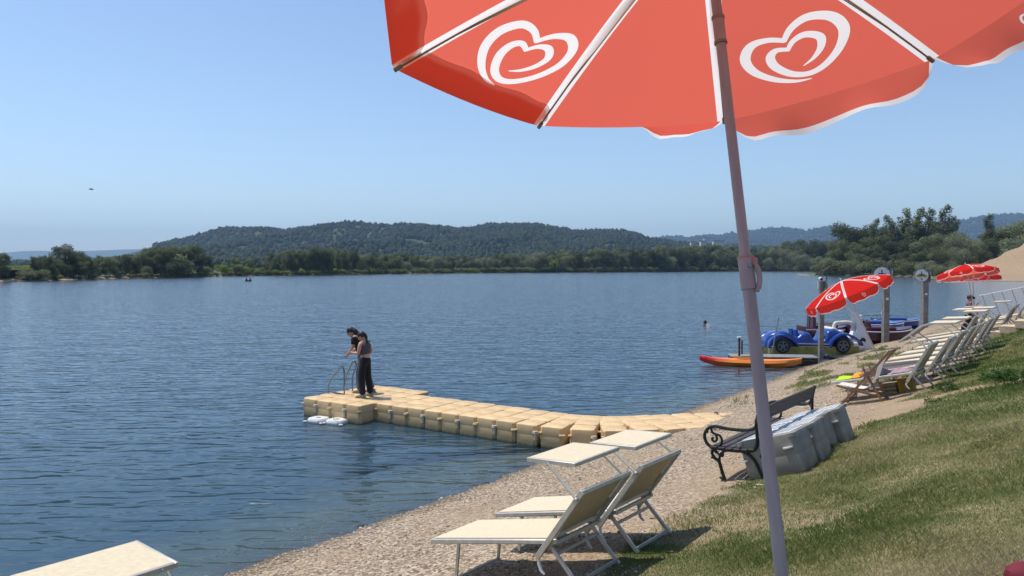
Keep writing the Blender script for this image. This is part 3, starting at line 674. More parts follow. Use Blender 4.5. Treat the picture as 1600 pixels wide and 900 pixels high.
def forest():
    """the woods on the hill: too many crowns to count"""
    g = np.random.default_rng(4); t = (1+5**.5)/2
    ico = np.array([(-1,t,0),(1,t,0),(-1,-t,0),(1,-t,0),(0,-1,t),(0,1,t),(0,-1,-t),(0,1,-t),(t,0,-1),(t,0,1),(-t,0,-1),(-t,0,1)])/math.hypot(1, t)
    fi = np.array([(0,11,5),(0,5,1),(0,1,7),(0,7,10),(0,10,11),(1,5,9),(5,11,4),(11,10,2),(10,7,6),(7,1,8),(3,9,4),(3,4,2),(3,2,6),(3,6,8),(3,8,9),(4,9,5),(2,4,11),(6,2,10),(8,6,7),(9,8,1)])
    ed = {}; V = [tuple(v) for v in ico]; F = []
    def mid(a, b):
        k = (min(a, b), max(a, b))
        if k not in ed:
            q = np.array(V[a])+np.array(V[b]); V.append(tuple(q/np.linalg.norm(q))); ed[k] = len(V)-1
        return ed[k]
    U = np.array(V); F = fi
    n = 56000; yy = 560*(2150/560)**(g.random(n)); px = g.uniform(-160, 1560, n); x = (px-800)/FPX*yy
    z = gzfull(x, yy); 
    # thin far ridges get theirs too
    n2 = 7500; y2 = g.uniform(3600, 4700, n2); p2 = g.uniform(980, 1900, n2); x = np.append(x, (p2-800)/FPX*y2); z = np.append(z, gzfull((p2-800)/FPX*y2, y2)); yy = np.append(yy, y2); px = np.append(px, p2); n += n2
    topy = 415-(z+11-CAMZ)/yy*FPX; keep = ~((topy < np.interp(px, [0, 150, 200, 240, 250], [404, 402, 396, 384, 300]))); keep &= ~((yy < 900) & (px > 300) & (px < 430) & (g.random(n) < .85)); keep &= ~((fbm(x, yy, 160, 3) > .50) & (yy < 3000))
    x, yy, z = x[keep], yy[keep], z[keep]; n = len(x)
    r = g.uniform(2.4, 4.6, n)*np.where(yy > 3000, 2.4, 1)*np.where(yy < 900, .85, 1); h = r*g.uniform(.9, 1.7, n)
    jit = 1+g.normal(size=(n, len(U), 1))*.14
    VV = U[None]*jit*np.stack([r, r, h], 1)[:, None, :]+np.stack([x, yy, z+h*.55], 1)[:, None, :]
    FF = F[None]+(np.arange(n)*len(U))[:, None, None]
    k = 12; d = g.normal(size=(n, k, 3)); d[..., 2] = np.abs(d[..., 2])*.9-.15; d /= np.linalg.norm(d, axis=2)[..., None]
    c = d*np.stack([r, r, h], 1)[:, None, :]*1.02+np.stack([x, yy, z+h*.55], 1)[:, None, :]; nn = d+g.normal(size=d.shape)*.6; nn /= np.linalg.norm(nn, axis=2)[..., None]
    t1 = np.cross(nn, g.normal(size=d.shape)); t1 /= np.linalg.norm(t1, axis=2)[..., None]; t2 = np.cross(nn, t1); q = (r[:, None]*g.uniform(.22, .42, (n, k)))[..., None]
    C = np.stack([c-t1*q, c-t2*q*.8, c+t1*q, c+t2*q*.8], 2).reshape(-1, 3); nb = n*len(U); T3 = FF.reshape(-1, 3); Q = np.arange(n*k*4).reshape(-1, 4)+nb
    T3 = np.vstack([T3, Q[:, [0, 1, 2]], Q[:, [0, 2, 3]]]); VV = np.vstack([VV.reshape(-1, 3), C])
    me = fastmesh('forest', VV, T3, M['forest'], smooth=False); sm = np.zeros(len(T3), bool); sm[:n*len(F)] = True; me.polygons.foreach_set('use_smooth', sm); tag(link('forest', me), 'dense dark wood covering the hills behind the lake', 'forest', kind='stuff')
forest()
# ------------------------------------------------------------------ parasols
def spline(pts, n=8, closed=False):
    P = [np.array(p, float) for p in pts]; out = []
    for i in range(len(P)-1):
        a = P[max(i-1, 0)]; b = P[i]; c = P[i+1]; d = P[min(i+2, len(P)-1)]
        for k in range(n):
            t = k/n; out.append(.5*((2*b)+(c-a)*t+(2*a-5*b+4*c-d)*t*t+(3*b-a-3*c+d)*t**3))
    out.append(P[-1]); return out
def stroke(pts, n=7):
    s = spline(pts, n); L = []; R = []
    for i, p in enumerate(s):
        t = s[min(i+1, len(s)-1)][:2]-s[max(i-1, 0)][:2]; t = t/np.linalg.norm(t); nn = np.array([-t[1], t[0]])*max(p[2], .012)/2
        L.append(p[:2]+nn); R.append(p[:2]-nn)
    return L+R[::-1]
HEART = [stroke([(.02,-.86,.02),(-.28,-.80,.09),(-.62,-.58,.15),(-.88,-.22,.19),(-.90,.18,.20),(-.66,.50,.18),(-.34,.52,.14),(-.06,.36,.12)]),
         stroke([(-.10,.34,.10),(.14,.62,.14),(.48,.74,.19),(.82,.54,.21),(.92,.14,.20),(.72,-.28,.16),(.36,-.60,.14),(.02,-.70,.14),(-.28,-.56,.17),(-.47,-.24,.19),(-.46,.04,.17),(-.30,.18,.13),(-.08,.10,.10)]),
         stroke([(-.12,.08,.08),(.06,.28,.11),(.30,.34,.16),(.50,.16,.17),(.44,-.10,.13),(.24,-.32,.08),(.0,-.45,.02)])]
def ringpoly(c, r, w, n=14):
    a = [(c[0]+(r)*math.cos(2*math.pi*i/n), c[1]+r*math.sin(2*math.pi*i/n)) for i in range(n)]
    b = [(c[0]+(r-w)*math.cos(2*math.pi*i/n), c[1]+(r-w)*math.sin(2*math.pi*i/n)) for i in range(n)]
    return [[a[i], a[(i+1) % n], b[(i+1) % n], b[i]] for i in range(n)]
def rmark(c, r):
    P = ringpoly(c, r, r*.2); q = r*.14
    P += [[(c[0]-.3*r, c[1]-.5*r), (c[0]-.3*r+q, c[1]-.5*r), (c[0]-.3*r+q, c[1]+.5*r), (c[0]-.3*r, c[1]+.5*r)],
          [(c[0]-.15*r, c[1]+.36*r), (c[0]+.3*r, c[1]+.36*r), (c[0]+.3*r, c[1]+.5*r), (c[0]-.15*r, c[1]+.5*r)],
          [(c[0]+.16*r, c[1]+.05*r), (c[0]+.3*r, c[1]+.05*r), (c[0]+.3*r, c[1]+.36*r), (c[0]+.16*r, c[1]+.36*r)],
          [(c[0]-.15*r, c[1]-.06*r), (c[0]+.3*r, c[1]-.06*r), (c[0]+.3*r, c[1]+.05*r), (c[0]-.15*r, c[1]+.05*r)],
          [(c[0]+.0*r, c[1]-.06*r), (c[0]+.18*r, c[1]-.5*r), (c[0]+.34*r, c[1]-.5*r), (c[0]+.14*r, c[1]-.06*r)]]
    return P
def inpoly(p, P):
    x, y = p; c = False; n = len(P); j = n-1
    for i in range(n):
        if (P[i][1] > y) != (P[j][1] > y) and x < (P[j][0]-P[i][0])*(y-P[i][1])/(P[j][1]-P[i][1])+P[i][0]: c = not c
        j = i
    return c
def sheet(outline, pts, lines, polys, mapf, slotf):
    V = []; E = []
    def loop(P, close=True):
        o = len(V); V.extend(Vector((float(p[0]), float(p[1]))) for p in P); n = len(P)
        E.extend((o+i, o+(i+1) % n) for i in range(n if close else n-1))
    loop(outline)
    for l in lines:
        (ax, ay), (bx, by) = l; loop([(ax+(bx-ax)*i/24, ay+(by-ay)*i/24) for i in range(25)], False)
    for p in polys: loop(p)
    V.extend(Vector((float(p[0]), float(p[1]))) for p in pts)
    v, e, f, *_ = geometry.delaunay_2d_cdt(V, E, [], 0, 1e-6)
    boxes = [(min(q[0] for q in p), max(q[0] for q in p), min(q[1] for q in p), max(q[1] for q in p), p) for p in polys]
    sl = []
    for t in f:
        cx = sum(v[i][0] for i in t)/len(t); cyy = sum(v[i][1] for i in t)/len(t)
        s = slotf(cx, cyy)
        for x0, x1, y0, y1, p in boxes:
            if x0 <= cx <= x1 and y0 <= cyy <= y1 and inpoly((cx, cyy), p): s = 1; break
        sl.append(s)
    return [mapf(q[0], q[1]) for q in v], [tuple(t) for t in f], sl
def meshpart(name, V, F, S, mats, parent, smooth=True):
    mb = MB(); mb.v = [tuple(p) for p in V]; mb.f = F; mb.m = S
    o = mb.build(name, mats, parent, smooth, 30)
    return o
def make_parasol(name, label, H, hang, ph0=0.0, detail=True, R=1.0, valdepth=.125, mir=-1, tipcaps='brass', dome=1.3):
    """H height of the apex over the pole foot; hang[j] = (angle at both ends of panel j, measured outward from hanging down)"""
    root = empty(name, label, 'parasol', (0, 0, 0)); hR = .285*R
    prof = lambda r: H-hR*r**dome
    ribP = lambda j, r: np.array([math.cos(ph0+j*math.pi/4)*R*r, math.sin(ph0+j*math.pi/4)*R*r, prof(r)])
    s8, c8 = math.sin(math.pi/8), math.cos(math.pi/8); yb = R*c8
    can = MB(); 
    allV = []; allF = []; allS = []
    def P3(j, r, u):
        a, b = ribP(j, r), ribP(j+1, r); p = a*(1-u)/2+b*(1+u)/2; p[2] -= .016*(1-u*u)*r*R; return p
    for j in range(8):
        k = .985
        def mp(X, Y, j=j):
            r = max(Y/yb, 1e-4); u = max(-1, min(1, X/(r*R*s8))); return P3(j, r, u)
        outline = [(0, 0), (-R*s8, yb)]+[(R*s8*x, yb) for x in np.linspace(-1, 1, 13)[1:-1]]+[(R*s8, yb)]
        pts = []
        for yy in np.linspace(.08, .96, 9 if detail else 6)*yb:
            for u in np.linspace(-.9, .9, 7): pts.append((u*yy*math.tan(math.pi/8), yy))
        w = .026*R; tt = math.tan(math.pi/8); y0 = w/math.cos(math.pi/8)/tt*1.1
        lines = [[(sg*(y0*tt-w/c8), y0), (sg*(yb*tt-w/c8), yb-.0005)] for sg in (-1, 1)]
        polys = []
        if j % 2: 
            sc = .188*R; cc = (0, .735*yb)
            polys = [[(cc[0]+mir*q[0]*sc, cc[1]-q[1]*sc*.9) for q in P] for P in HEART]
            if detail: polys += [[(mir*x, y) for x, y in P] for P in rmark((-.155*R, .965*yb-.03), .009)] if False else []
        def sf(x, y): return 1 if (abs(x) > y*tt-w/c8 or y < y0) else 0
        V, F, S = sheet(outline, pts, lines, polys, mp, sf)
        o = len(allV); allV += V; allF += [tuple(i+o for i in f) for f in F]; allS += S
    canopy = meshpart('canopy', allV, allF, allS, [M['red'], M['trim']], root)
    bm = bmesh.new(); bm.from_mesh(canopy.data); bm.normal_update(); bmesh.ops.reverse_faces(bm, faces=[f for f in bm.faces if f.normal.z < 0]); bm.to_mesh(canopy.data); bm.free()
    g = random.Random(5)
    for j in range(8):
        a0, a1 = hang[j]; w8 = R*s8; dep = valdepth*R; f1, f2, f3 = g.uniform(0, 6), g.uniform(0, 6), g.uniform(4, 8)
        am = ph0+(j+.5)*math.pi/4; out = np.array([math.cos(am), math.sin(am), 0]); tang = np.array([-math.sin(am), math.cos(am), 0])
        def mp(u, v):
            a = math.radians(a0+(a1-a0)*(u+1)/2)+((.16 if detail else .02)*math.sin(f3*u+f1)+(.05 if detail else 0)*math.sin(2.6*f3*u+f2))*(1 if a0 < 120 else .15)*v
            flip = min(a0, a1) > 120
            rim = P3(j, 1.0, max(-1, min(1, u)))
            corner = max(0, abs(u)-.72)/.28; d = dep*(1-.62*corner**3.0)*(1+.05*math.sin(9*u+f2))
            dirv = -np.array([0, 0, 1.])*math.cos(a)+out*math.sin(a)
            if flip: # laid back over the outside of the canopy
                n = np.cross(tang, P3(j, 1, 0)-P3(j, .8, 0)); n = n/np.linalg.norm(n); n = n if n[2] > 0 else -n
                inn = P3(j, .8, 0)-P3(j, 1, 0); inn /= np.linalg.norm(inn)
                return rim+inn*d*v*.94+n*(.004+.024*math.sin(math.pi*min(1, v*1.15))*(1-abs(u)**6))*(1)
            sq = 1-.035*v*(1 if abs(u) < .98 else 1)
            return rim+dirv*d*v+tang*(-.05*w8*u*v)
        VT = .82 if detail else .88
        outline = [(-1, 0)]+[(x, 0) for x in np.linspace(-1, 1, 25)[1:-1]]+[(1, 0), (1, .5), (1, 1)]+[(x, 1) for x in np.linspace(1, -1, 25)[1:-1]]+[(-1, 1), (-1, .5)]
        pts = [(u, v) for u in np.linspace(-.95, .95, 26) for v in (.2, .4, .6, .75)]
        lines = [[(-.965, .001), (-.965, VT)], [(-.965, VT), (.965, VT)], [(.965, .001), (.965, VT)]]
        polys = []
        if j % 2 == 0:
            polys = [[(mir*q[0]*.10, .42-q[1]*.31) for q in P] for P in HEART]
        V, F, S = sheet(outline, pts, lines, polys, mp, lambda x, y: 1 if (y > VT or abs(x) > .965) else 0)
        meshpart('valance', V, F, S, [M['red'], M['trim']], root)
    for j in range(8):
        pr = [ribP(j, r)-np.array([0, 0, .012]) for r in np.linspace(.02, .985, 10)]
        rb = MB().tube(pr, .0035 if detail else .005, 6).build('rib', M['pole2'] if not detail else M['brass'], root)
        a, b = ribP(j, .968)-np.array([0, 0, .012]), ribP(j, .994)-np.array([0, 0, .012])
        MB().tube([a, b], .0075, 8).build('rib_cap', M[tipcaps], rb)
        if not detail: continue
        aa = ribP(j, .27)-np.array([0, 0, .012]); bb = np.array([0, 0, H-.20*R])+np.array([math.cos(ph0+j*math.pi/4), math.sin(ph0+j*math.pi/4), 0])*.02
        MB().tube([bb, aa], .003, 6).build('strut', M['brass'], root)
    return root, ribP
def parasol_pole(root, H, detail, lower=1.02, tilt=.33):
    p = M['pole'] if detail else M['pole2']; k = 1 if detail else .9
    MB().cyl((0, 0, -.35), (0, 0, H-lower-.02), .0170*k, 20).build('lower_pole', p, root)
    MB().cyl((0, 0, H-lower-.1), (0, 0, H-.01), .0142*k, 20).build('upper_pole', p, root)
    MB().cyl((0, 0, H-.005), (0, 0, H+.05), .012, 12).ball((0, 0, H+.055), .016).build('finial', M['white_plastic'], root)
    if detail:
        j = MB().cyl((0, 0, H-tilt-.075), (0, 0, H-tilt), .0165, 20)
        j.cyl((0, 0, H-tilt-.004), (0, 0, H-tilt+.004), .0182, 20, 1).cyl((0, 0, H-tilt-.078), (0, 0, H-tilt-.070), .0182, 20, 1)
        j.build('tilt_joint', [M['clamp'], M['brass']], root)
        MB().cyl((0, 0, H-.19), (0, 0, H-.22), .026, 20).build('runner', M['white_plastic'], root)
        z = H-lower
        c = MB().cyl((0, 0, z-.085), (0, 0, z), .0205, 24); c.build('clamp_sleeve', M['clamp'], root)
        c = MB(); e = Vector((1, -.15, 0)).normalized()
        q = MB(); q.cyl((0, 0, z-.002), (0, 0, z+.004), .0212, 24)
        q.box((.018, -.006, z-.012), (.018, .026, .026), 0, bev=.006)
        q.build('clamp_collar', M['clampred'], root)
        MB().tube(spline([(.012, -.020, z-.018), (.020, -.020, z-.026), (.025, -.02, z-.045), (.025, -.018, z-.066), (.020, -.018, z-.085), (.015, -.02, z-.094)], 5), [.004]*5+[.0055]*16+[.004]*5, 8, flat=1.5).build('clamp_lever', M['clamp'], root)
        MB().cyl((.004, -.018, z-.024), (.002, -.026, z-.024), .005, 12).build('bolt', M['steel'], root)
def axisframe(a, H):
    a = np.array(a, float); a /= np.linalg.norm(a); e1 = np.cross([0, 1, 0], a); e1 /= np.linalg.norm(e1); return np.stack([e1, np.cross(a, e1), a], 1)
def setframe(o, F, apex, H):
    mt = Matrix(F.tolist()).to_4x4(); p = np.array(apex)-F[:, 2]*H; mt.translation = Vector(p); o.matrix_world = mt
# the big parasol beside the viewer; its left valances are blown up over the cloth
A1 = np.array([.558, 2.242, CAMZ+1.021]); F1 = axisframe((-.066, .180, .982), 0)
H1 = 2.0
while True:
    q = A1-F1[:, 2]*H1
    if q[2] < gz(q[0], q[1])-.0: break
    H1 += .01
h1 = {7: (172, 172), 0: (172, 172), 6: (74, 152), 5: (52, 46), 4: (50, 50), 3: (50, 50), 2: (40, 20), 1: (172, 100)}
par, _ = make_parasol('beach_parasol', 'large red and white heart logo parasol close to the viewer on a leaning grey pole', H1, h1, 2.865, True)
parasol_pole(par, H1, True); setframe(par, F1, A1, H1)
bpy.context.view_layer.update()
# two more along the shore, seen from outside
A2 = np.array([7.713, 17.978, CAMZ-.423]); A2 = at_d(1314.7, 439, 18.0); F2 = axisframe((-.414, .095, .905), 0)
H2 = 2.0
while True:
    q = A2-F2[:, 2]*H2
    if q[2] < gz(q[0], q[1]) or H2 > 3: break
    H2 += .01
hh = {j: (8, 8) for j in range(8)}
p2, _ = make_parasol('beach_parasol', 'tilted red parasol above the loungers in front of the blue car pedal boat', H2, hh, 2.711, False, valdepth=.19, dome=1.75, tipcaps='brass')
parasol_pole(p2, H2, False, 1.25); setframe(p2, F2, A2, H2)
A3 = at_d(1508.5, 413.5, 27.5); F3 = axisframe((-.10, .20, 1), 0); H3 = 2.35
p3, _ = make_parasol('beach_parasol', 'red parasol furthest right above the person in the plaid shirt', H3, {j: (10, 10) for j in range(8)}, 2.711-math.pi/4+.1, False, R=1.0, valdepth=.17, dome=1.75)
parasol_pole(p3, H3, False, 1.25); setframe(p3, F3, A3, H3)
A4 = at_d(1519, 421.5, 31); F4 = axisframe((-.05, .05, 1), 0); H4 = 2.25
p4, _ = make_parasol('beach_parasol', 'red parasol half hidden behind the rightmost red parasol', H4, {j: (10, 10) for j in range(8)}, 2.4, False, R=1.0, valdepth=.17, dome=1.75)
parasol_pole(p4, H4, False, 1.25); setframe(p4, F4, A4, H4)

# ------------------------------------------------------------------ sun loungers
def make_lounger(label, group, back=42, shade=0, shade_h=0, has_shade=True):
    root = empty('sun_lounger', label, 'sun lounger', (0, 0, 0), None, group); w = .34; al = M['alu']
    f = MB()
    for s in (-1, 1):
        f.box((.76, s*w, .375), (1.50, .034, .045), 0, bev=.008)
    f.box((.012, 0, .375), (.034, 2*w-.036, .040), 0, bev=.008); f.box((1.48, 0, .36), (.03, 2*w-.036, .03), 0)
    f.build('frame', al, root)
    V = []; nx, ny = 20, 8
    for i in range(nx+1):
        for j in range(ny+1):
            x = .03+1.44*i/nx; y = -w+.015+(2*w-.03)*j/ny
            V.append((x, y, .401-.018*math.sin(math.pi*j/ny)*math.sin(math.pi*i/nx)))
    F = [(i*(ny+1)+j, (i+1)*(ny+1)+j, (i+1)*(ny+1)+j+1, i*(ny+1)+j+1) for i in range(nx) for j in range(ny)]
    sb = MB().add(V, F); sb.add([(x, y, z-.006) for x, y, z in V], [t[::-1] for t in F]); sb.build('seat_fabric', M['sling'], root)
    b = math.radians(back); ca, sa = math.cos(b), math.sin(b); hx, hz = 1.46, .40
    pt = lambda t, y, o=0: (hx+ca*t-sa*o, y, hz+sa*t+ca*o)
    f = MB()
    for s in (-1, 1): f.bar(pt(-.22, s*(w+.036)), pt(.575, s*(w+.036)), .048, .030, 0, up=(0, 1, 0), bev=.006)
    f.bar(pt(.56, -w-.05), pt(.56, w+.05), .04, .034, 0, up=(0, 0, 1), bev=.006)
    f.bar(pt(.02, -w), pt(.02, w), .028, .028, 0, up=(0, 0, 1))
    br = f.build('backrest', al, root)
    V = []
    for i in range(11):
        for j in range(ny+1):
            t = -.01+.57*i/10; y = -w+(2*w)*j/ny; V.append(pt(t, y, -.02*math.sin(math.pi*j/ny)*math.sin(math.pi*i/10)+.014))
    F = [(i*(ny+1)+j, (i+1)*(ny+1)+j, (i+1)*(ny+1)+j+1, i*(ny+1)+j+1) for i in range(10) for j in range(ny)]
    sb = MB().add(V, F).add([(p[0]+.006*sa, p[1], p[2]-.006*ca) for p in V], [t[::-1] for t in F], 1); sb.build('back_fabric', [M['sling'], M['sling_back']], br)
    for s in (-1, 1): MB().tube([pt(-.20, s*(w+.03)), (hx-.16, s*(w+.03), .20), (hx-.15, s*(w+.03), .14), (hx-.12, s*(w+.03), .11)], [.012, .016, .016, .010], 8).build('hook', M['white_plastic'], br)
    for s in (-1, 1):
        MB().bar((.34, s*(w-.03), .36), (.22, s*(w-.03), 0), .030, .022, 0, up=(0, 1, 0), bev=.005).build('leg', al, root)
        MB().bar((1.40, s*(w-.02), .36), (1.64, s*(w-.02), -.01), .034, .024, 0, up=(0, 1, 0), bev=.005).build('leg', al, root)
        MB().bar((1.40, s*(w-.005), .31), pt(.26, s*(w-.005)), .026, .012, 0, up=(0, 1, 0)).build('strut', al, root)
    MB().bar((.225, -w+.03, .02), (.225, w-.03, .02), .022, .022).build('foot_bar', al, root)
    MB().bar((1.625, -w+.02, .03), (1.625, w-.02, .03), .024, .024).build('foot_bar', al, root)
    MB().bar((1.46, -w+.02, .26), (1.46, w-.02, .26), .024, .024).build('cross_bar', al, root)
    if has_shade:
        a = math.radians(-9+shade); c = Vector((hx+ca*.50-.235-.01*0, 0, hz+sa*.5+.30+shade_h)); R = Matrix.Rotation(-a, 3, 'Y')
        sh = MB(); sh.T = Matrix.Translation(c) @ R.to_4x4()
        sh.box((0, -w-.005, 0), (.50, .022, .036), 0, bev=.005).box((0, w+.005, 0), (.50, .022, .036), 0, bev=.005).box((-.24, 0, 0), (.022, 2*w-.01, .03), 0, bev=.004).box((.24, 0, 0), (.022, 2*w-.01, .036), 0, bev=.005)
        for k in range(5): sh.ball((.253, -w+.08+k*(2*w-.16)/4, 0), .007, 0, 6, 4)
        s = sh.build('sunshade', al, root)
        fb = MB(); fb.T = sh.T; fb.box((0, 0, .014), (.475, 2*w-.012, .008), 0); fb.build('shade_fabric', M['sling'], s)
        for sg in (-1, 1):
            p = MB().tube([pt(.49, sg*(w+.06)), tuple(c+R @ Vector((-.02, sg*(w+.028), -.005)))], .012, 10); p.ball(pt(.49, sg*(w+.06)), .017, 0, 8, 6); p.build('shade_arm', al, root)
    return root
GL = 'sun loungers with sunshades in the front'
l1 = make_lounger('cream sun lounger with sunshade, nearest complete one above the bottom edge', GL); place(l1, -.5, 7.5, -.67, 1, .02)
pr = proto(l1)
l2 = make_lounger('cream sun lounger standing just behind the nearest one, overlapped by its backrest', GL, 42, 0, -.055); place(l2, .10, 8.2, -.67, 1, .03)
l3 = make_lounger('sun lounger of which only the cream sunshade shows at the bottom left corner', GL, 50, -4, .10)
bpy.context.view_layer.update()
def place_by(o, local, target, yaw, tilt=1.0):
    """move the thing over the terrain so that a local point meets a pixel at the given depth"""
    best = None
    for D in np.linspace(target[2]*.8, target[2]*1.25, 200):
        T = at_d(target[0], target[1], D); F = frame(T[0], T[1], yaw, tilt); p = T-F@np.array(local); e = abs(p[2]-gz(p[0], p[1]))
        if best is None or e < best[0]: best = (e, p)
    place(o, best[1][0], best[1][1], yaw, tilt)
place_by(l3, (1.30, .345, 1.24), (208, 842, 3.75), -.68)
GR = 'sun loungers in the row along the beach'
rowA = make_lounger('sun lounger carrying dark and pink towels behind the wooden deck chair', GR, 50, 36, -.02)
rowB = make_lounger('sun lounger', GR, 50, 0, 0)
rowC = make_lounger('sun lounger', GR, 48, 0, 0, False)
place(rowA, 6.95, 16.2, -.67); rowA.matrix_world = rowA.matrix_world @ Matrix.Scale(1.1, 4)
pb, pc = proto(rowB), proto(rowC)
for k, (p_, x, y, yw, lb) in enumerate((
    (pc, 7.95, 17.35, -.66, 'sun lounger without sunshade standing right behind the one with the towels'),
    (pb, 8.85, 18.45, -.68, 'third sun lounger of the beach row from the deck chair'),
    (pb, 9.8, 19.65, -.65, 'fourth sun lounger of the beach row from the deck chair'),
    (pc, 10.75, 20.9, -.69, 'fifth sun lounger of the beach row from the deck chair'),
    (pb, 11.75, 22.1, -.66, 'sixth sun lounger of the beach row from the deck chair'),
    (pb, 12.9, 23.6, -.67, 'seventh sun lounger of the beach row, before the stone steps'),
    (pb, 13.5, 25.6, -.70, 'eighth sun lounger of the beach row, beside the stone steps'),
    (pb, 14.9, 27.4, -.66, 'ninth sun lounger of the beach row, left of the person in plaid'),
    (pc, 19.2, 32.3, -.70, 'dark backed sun lounger beyond the steps, left of two at the right edge'),
    (pc, 20.2, 33.2, -.64, 'dark backed sun lounger beyond the steps at the right edge'),
    (pb, 17.4, 29.8, -.66, 'sun lounger beyond the steps right of the person in plaid'))):
    if p_ is pb and 'usedb' not in globals(): o = rowB; usedb = 1; o['label'] = lb
    elif p_ is pc and 'usedc' not in globals(): o = rowC; usedc = 1; o['label'] = lb
    else: o = dup(p_, lb, (0, 0, 0), np.eye(3))
    place(o, x, y, yw); o.matrix_world = o.matrix_world @ Matrix.Scale(1.1, 4)

# ------------------------------------------------------------------ floating dock
DZ = .44
def cube_mesh(w=.495, h=.46):
    """one hollow plastic cube with chamfered corners, notched lugs and a pimpled top"""
    m = MB(); q = w/2; c = .055
    def ring(q, c, z): return [(-q+c, -q, z), (q-c, -q, z), (q, -q+c, z), (q, q-c, z), (q-c, q, z), (-q+c, q, z), (-q, q-c, z), (-q, -q+c, z)]
    rings = [ring(q-.02, c, -h), ring(q-.004, c, -h+.03), ring(q, c, -.215), ring(q-.002, c, -.205), ring(q, c, -.195), ring(q, c, -.028), ring(q-.008, c*1.05, -.008), ring(q-.026, c*1.1, 0)]
    m.loft(rings)
    for sx in (-1, 1):
        for sy in (-1, 1):
            m.cyl((sx*(q-.02), sy*(q-.02), -.15), (sx*(q-.02), sy*(q-.02), -.125), .05, 10)
    for i in range(5):
        for j in range(5):
            x, y = (i-2)*.075, (j-2)*.075
            m.cyl((x, y, -.002), (x, y, .004), .017, 6, r2=.012)
    return m
DOCK = empty('floating_dock', 'curved floating dock of tan plastic cubes reaching from the beach into the lake', 'dock', (-3.6, 18.35, 0))
DOCK_O = np.array([-3.52, 18.32]); U = np.array([.823, -.568]); Vv = np.array([.568, .823])
cubes = []
for a in range(-4+1, 1):
    for b in range(-1, 4): cubes.append((DOCK_O+U*(a+.5-.35)*.5+Vv*(b+.5)*.5, -34.6, 0))
head = -34.6
p = DOCK_O+U*(.5*.65); 
p = DOCK_O+U*(.65*.5-.0)+Vv*.75   # centre of the strip where it leaves the head
hd = [-34.6]*8+[-33, -26, -15, -2, 12, 20, 22, 19, 12, 4, -6, -14]
rows = []
for k, h in enumerate(hd):
    d = np.array([math.cos(math.radians(h)), math.sin(math.radians(h))]); n = np.array([-d[1], d[0]]); c = p+d*.25
    nn = 3 if k < len(hd)-2 else (2 if k == len(hd)-2 else 1)
    for j in range(nn):
        off = (j-1)*.5+(.5 if nn < 3 else 0)
        q = c+n*off; z = max(0, gz(q[0], q[1])-.12) if k > 12 else 0
        cubes.append((q, h, -.015*max(0, k-12)))
    rows.append((c, h)); p = p+d*.5
c0 = cube_mesh(); first = None
for q, h, dz in cubes:
    if first is None: first = c0.build('float_cube', M['cube'], DOCK, angle=30); o = first
    else:
        o = first.copy(); COL.objects.link(o); o.parent = DOCK
    o.location = (q[0]+3.6, q[1]-18.35, DZ+dz+random.uniform(-.006, .006)); o.rotation_euler = (random.uniform(-.012, .012), random.uniform(-.012, .012), math.radians(h)+random.uniform(-.01, .01))
pinm = MB().cyl((0, 0, -.30), (0, 0, -.16), .035, 10).cyl((0, 0, -.16), (0, 0, -.115), .060, 12, r2=.052)
lugm = MB().cyl((0, 0, -.165), (0, 0, -.14), .062, 12); lug = None
pin = None
def edge_pins():
    out = []
    dk = lambda a, b: DOCK_O+U*(a-.35)*.5+Vv*b*.5
    for a in (-2, -1, 0): out.append(dk(a, -1))
    out.append(dk(1.0, 0)+Vv*.02)
    for k, (c, h) in enumerate(rows[:15]):
        d = np.array([math.cos(math.radians(h)), math.sin(math.radians(h))]); n = np.array([-d[1], d[0]]); out.append(c+d*.25-n*.75)
    return out
for kk, q in enumerate(edge_pins()):
    if kk % 2:
        if lug is None: lug = lugm.build('side_lug', M['pin'], DOCK); o = lug
        else: o = lug.copy(); COL.objects.link(o); o.parent = DOCK
        o.location = (q[0]+3.6, q[1]-18.35, DZ); continue
    if pin is None: pin = pinm.build('coupling_pin', M['pin'], DOCK); o = pin
    else: o = pin.copy(); COL.objects.link(o); o.parent = DOCK
    o.location = (q[0]+3.6, q[1]-18.35, DZ)
# bathing ladder at the head of the dock
lad = empty('ladder_rail', None, None, (0, 0, 0)); bpy.data.objects.remove(lad)
def wp(px, py, z=None, d=None): return at_z(px, py, z) if z is not None else at_d(px, py, d)
def dl(v): return (v[0]+3.6, v[1]-18.35, v[2])
for (a, b, c_, d_) in (((538, 616), (537, 571), (516, 595), (513, 613)), ((551, 611), (556, 563), (541, 590), (537, 605))):
    f0 = wp(*a, z=DZ); D0 = f0[1]
    pts = [dl(f0), dl(at_y(a[0], a[1]-22, D0)), dl(at_y(b[0]+.5, b[1]+8, D0)), dl(at_y(b[0]-3, b[1]+1, D0)), dl(at_y(b[0]-7, b[1]+6, D0+.02)), dl(at_y(c_[0], c_[1], D0+.10)), dl(at_y(d_[0], d_[1], D0+.10)), dl(at_y(d_[0], d_[1]+12, D0+.10))]
    MB().tube(spline(pts, 5), .020, 10).build('ladder_rail', M['steel'], DOCK)
a, b = wp(538, 616, z=DZ), at_y(514, 612, wp(538, 616, z=DZ)[1]+.1)
MB().tube([dl(a), dl(b)], .018, 8).build('ladder_rung', M['steel'], DOCK)
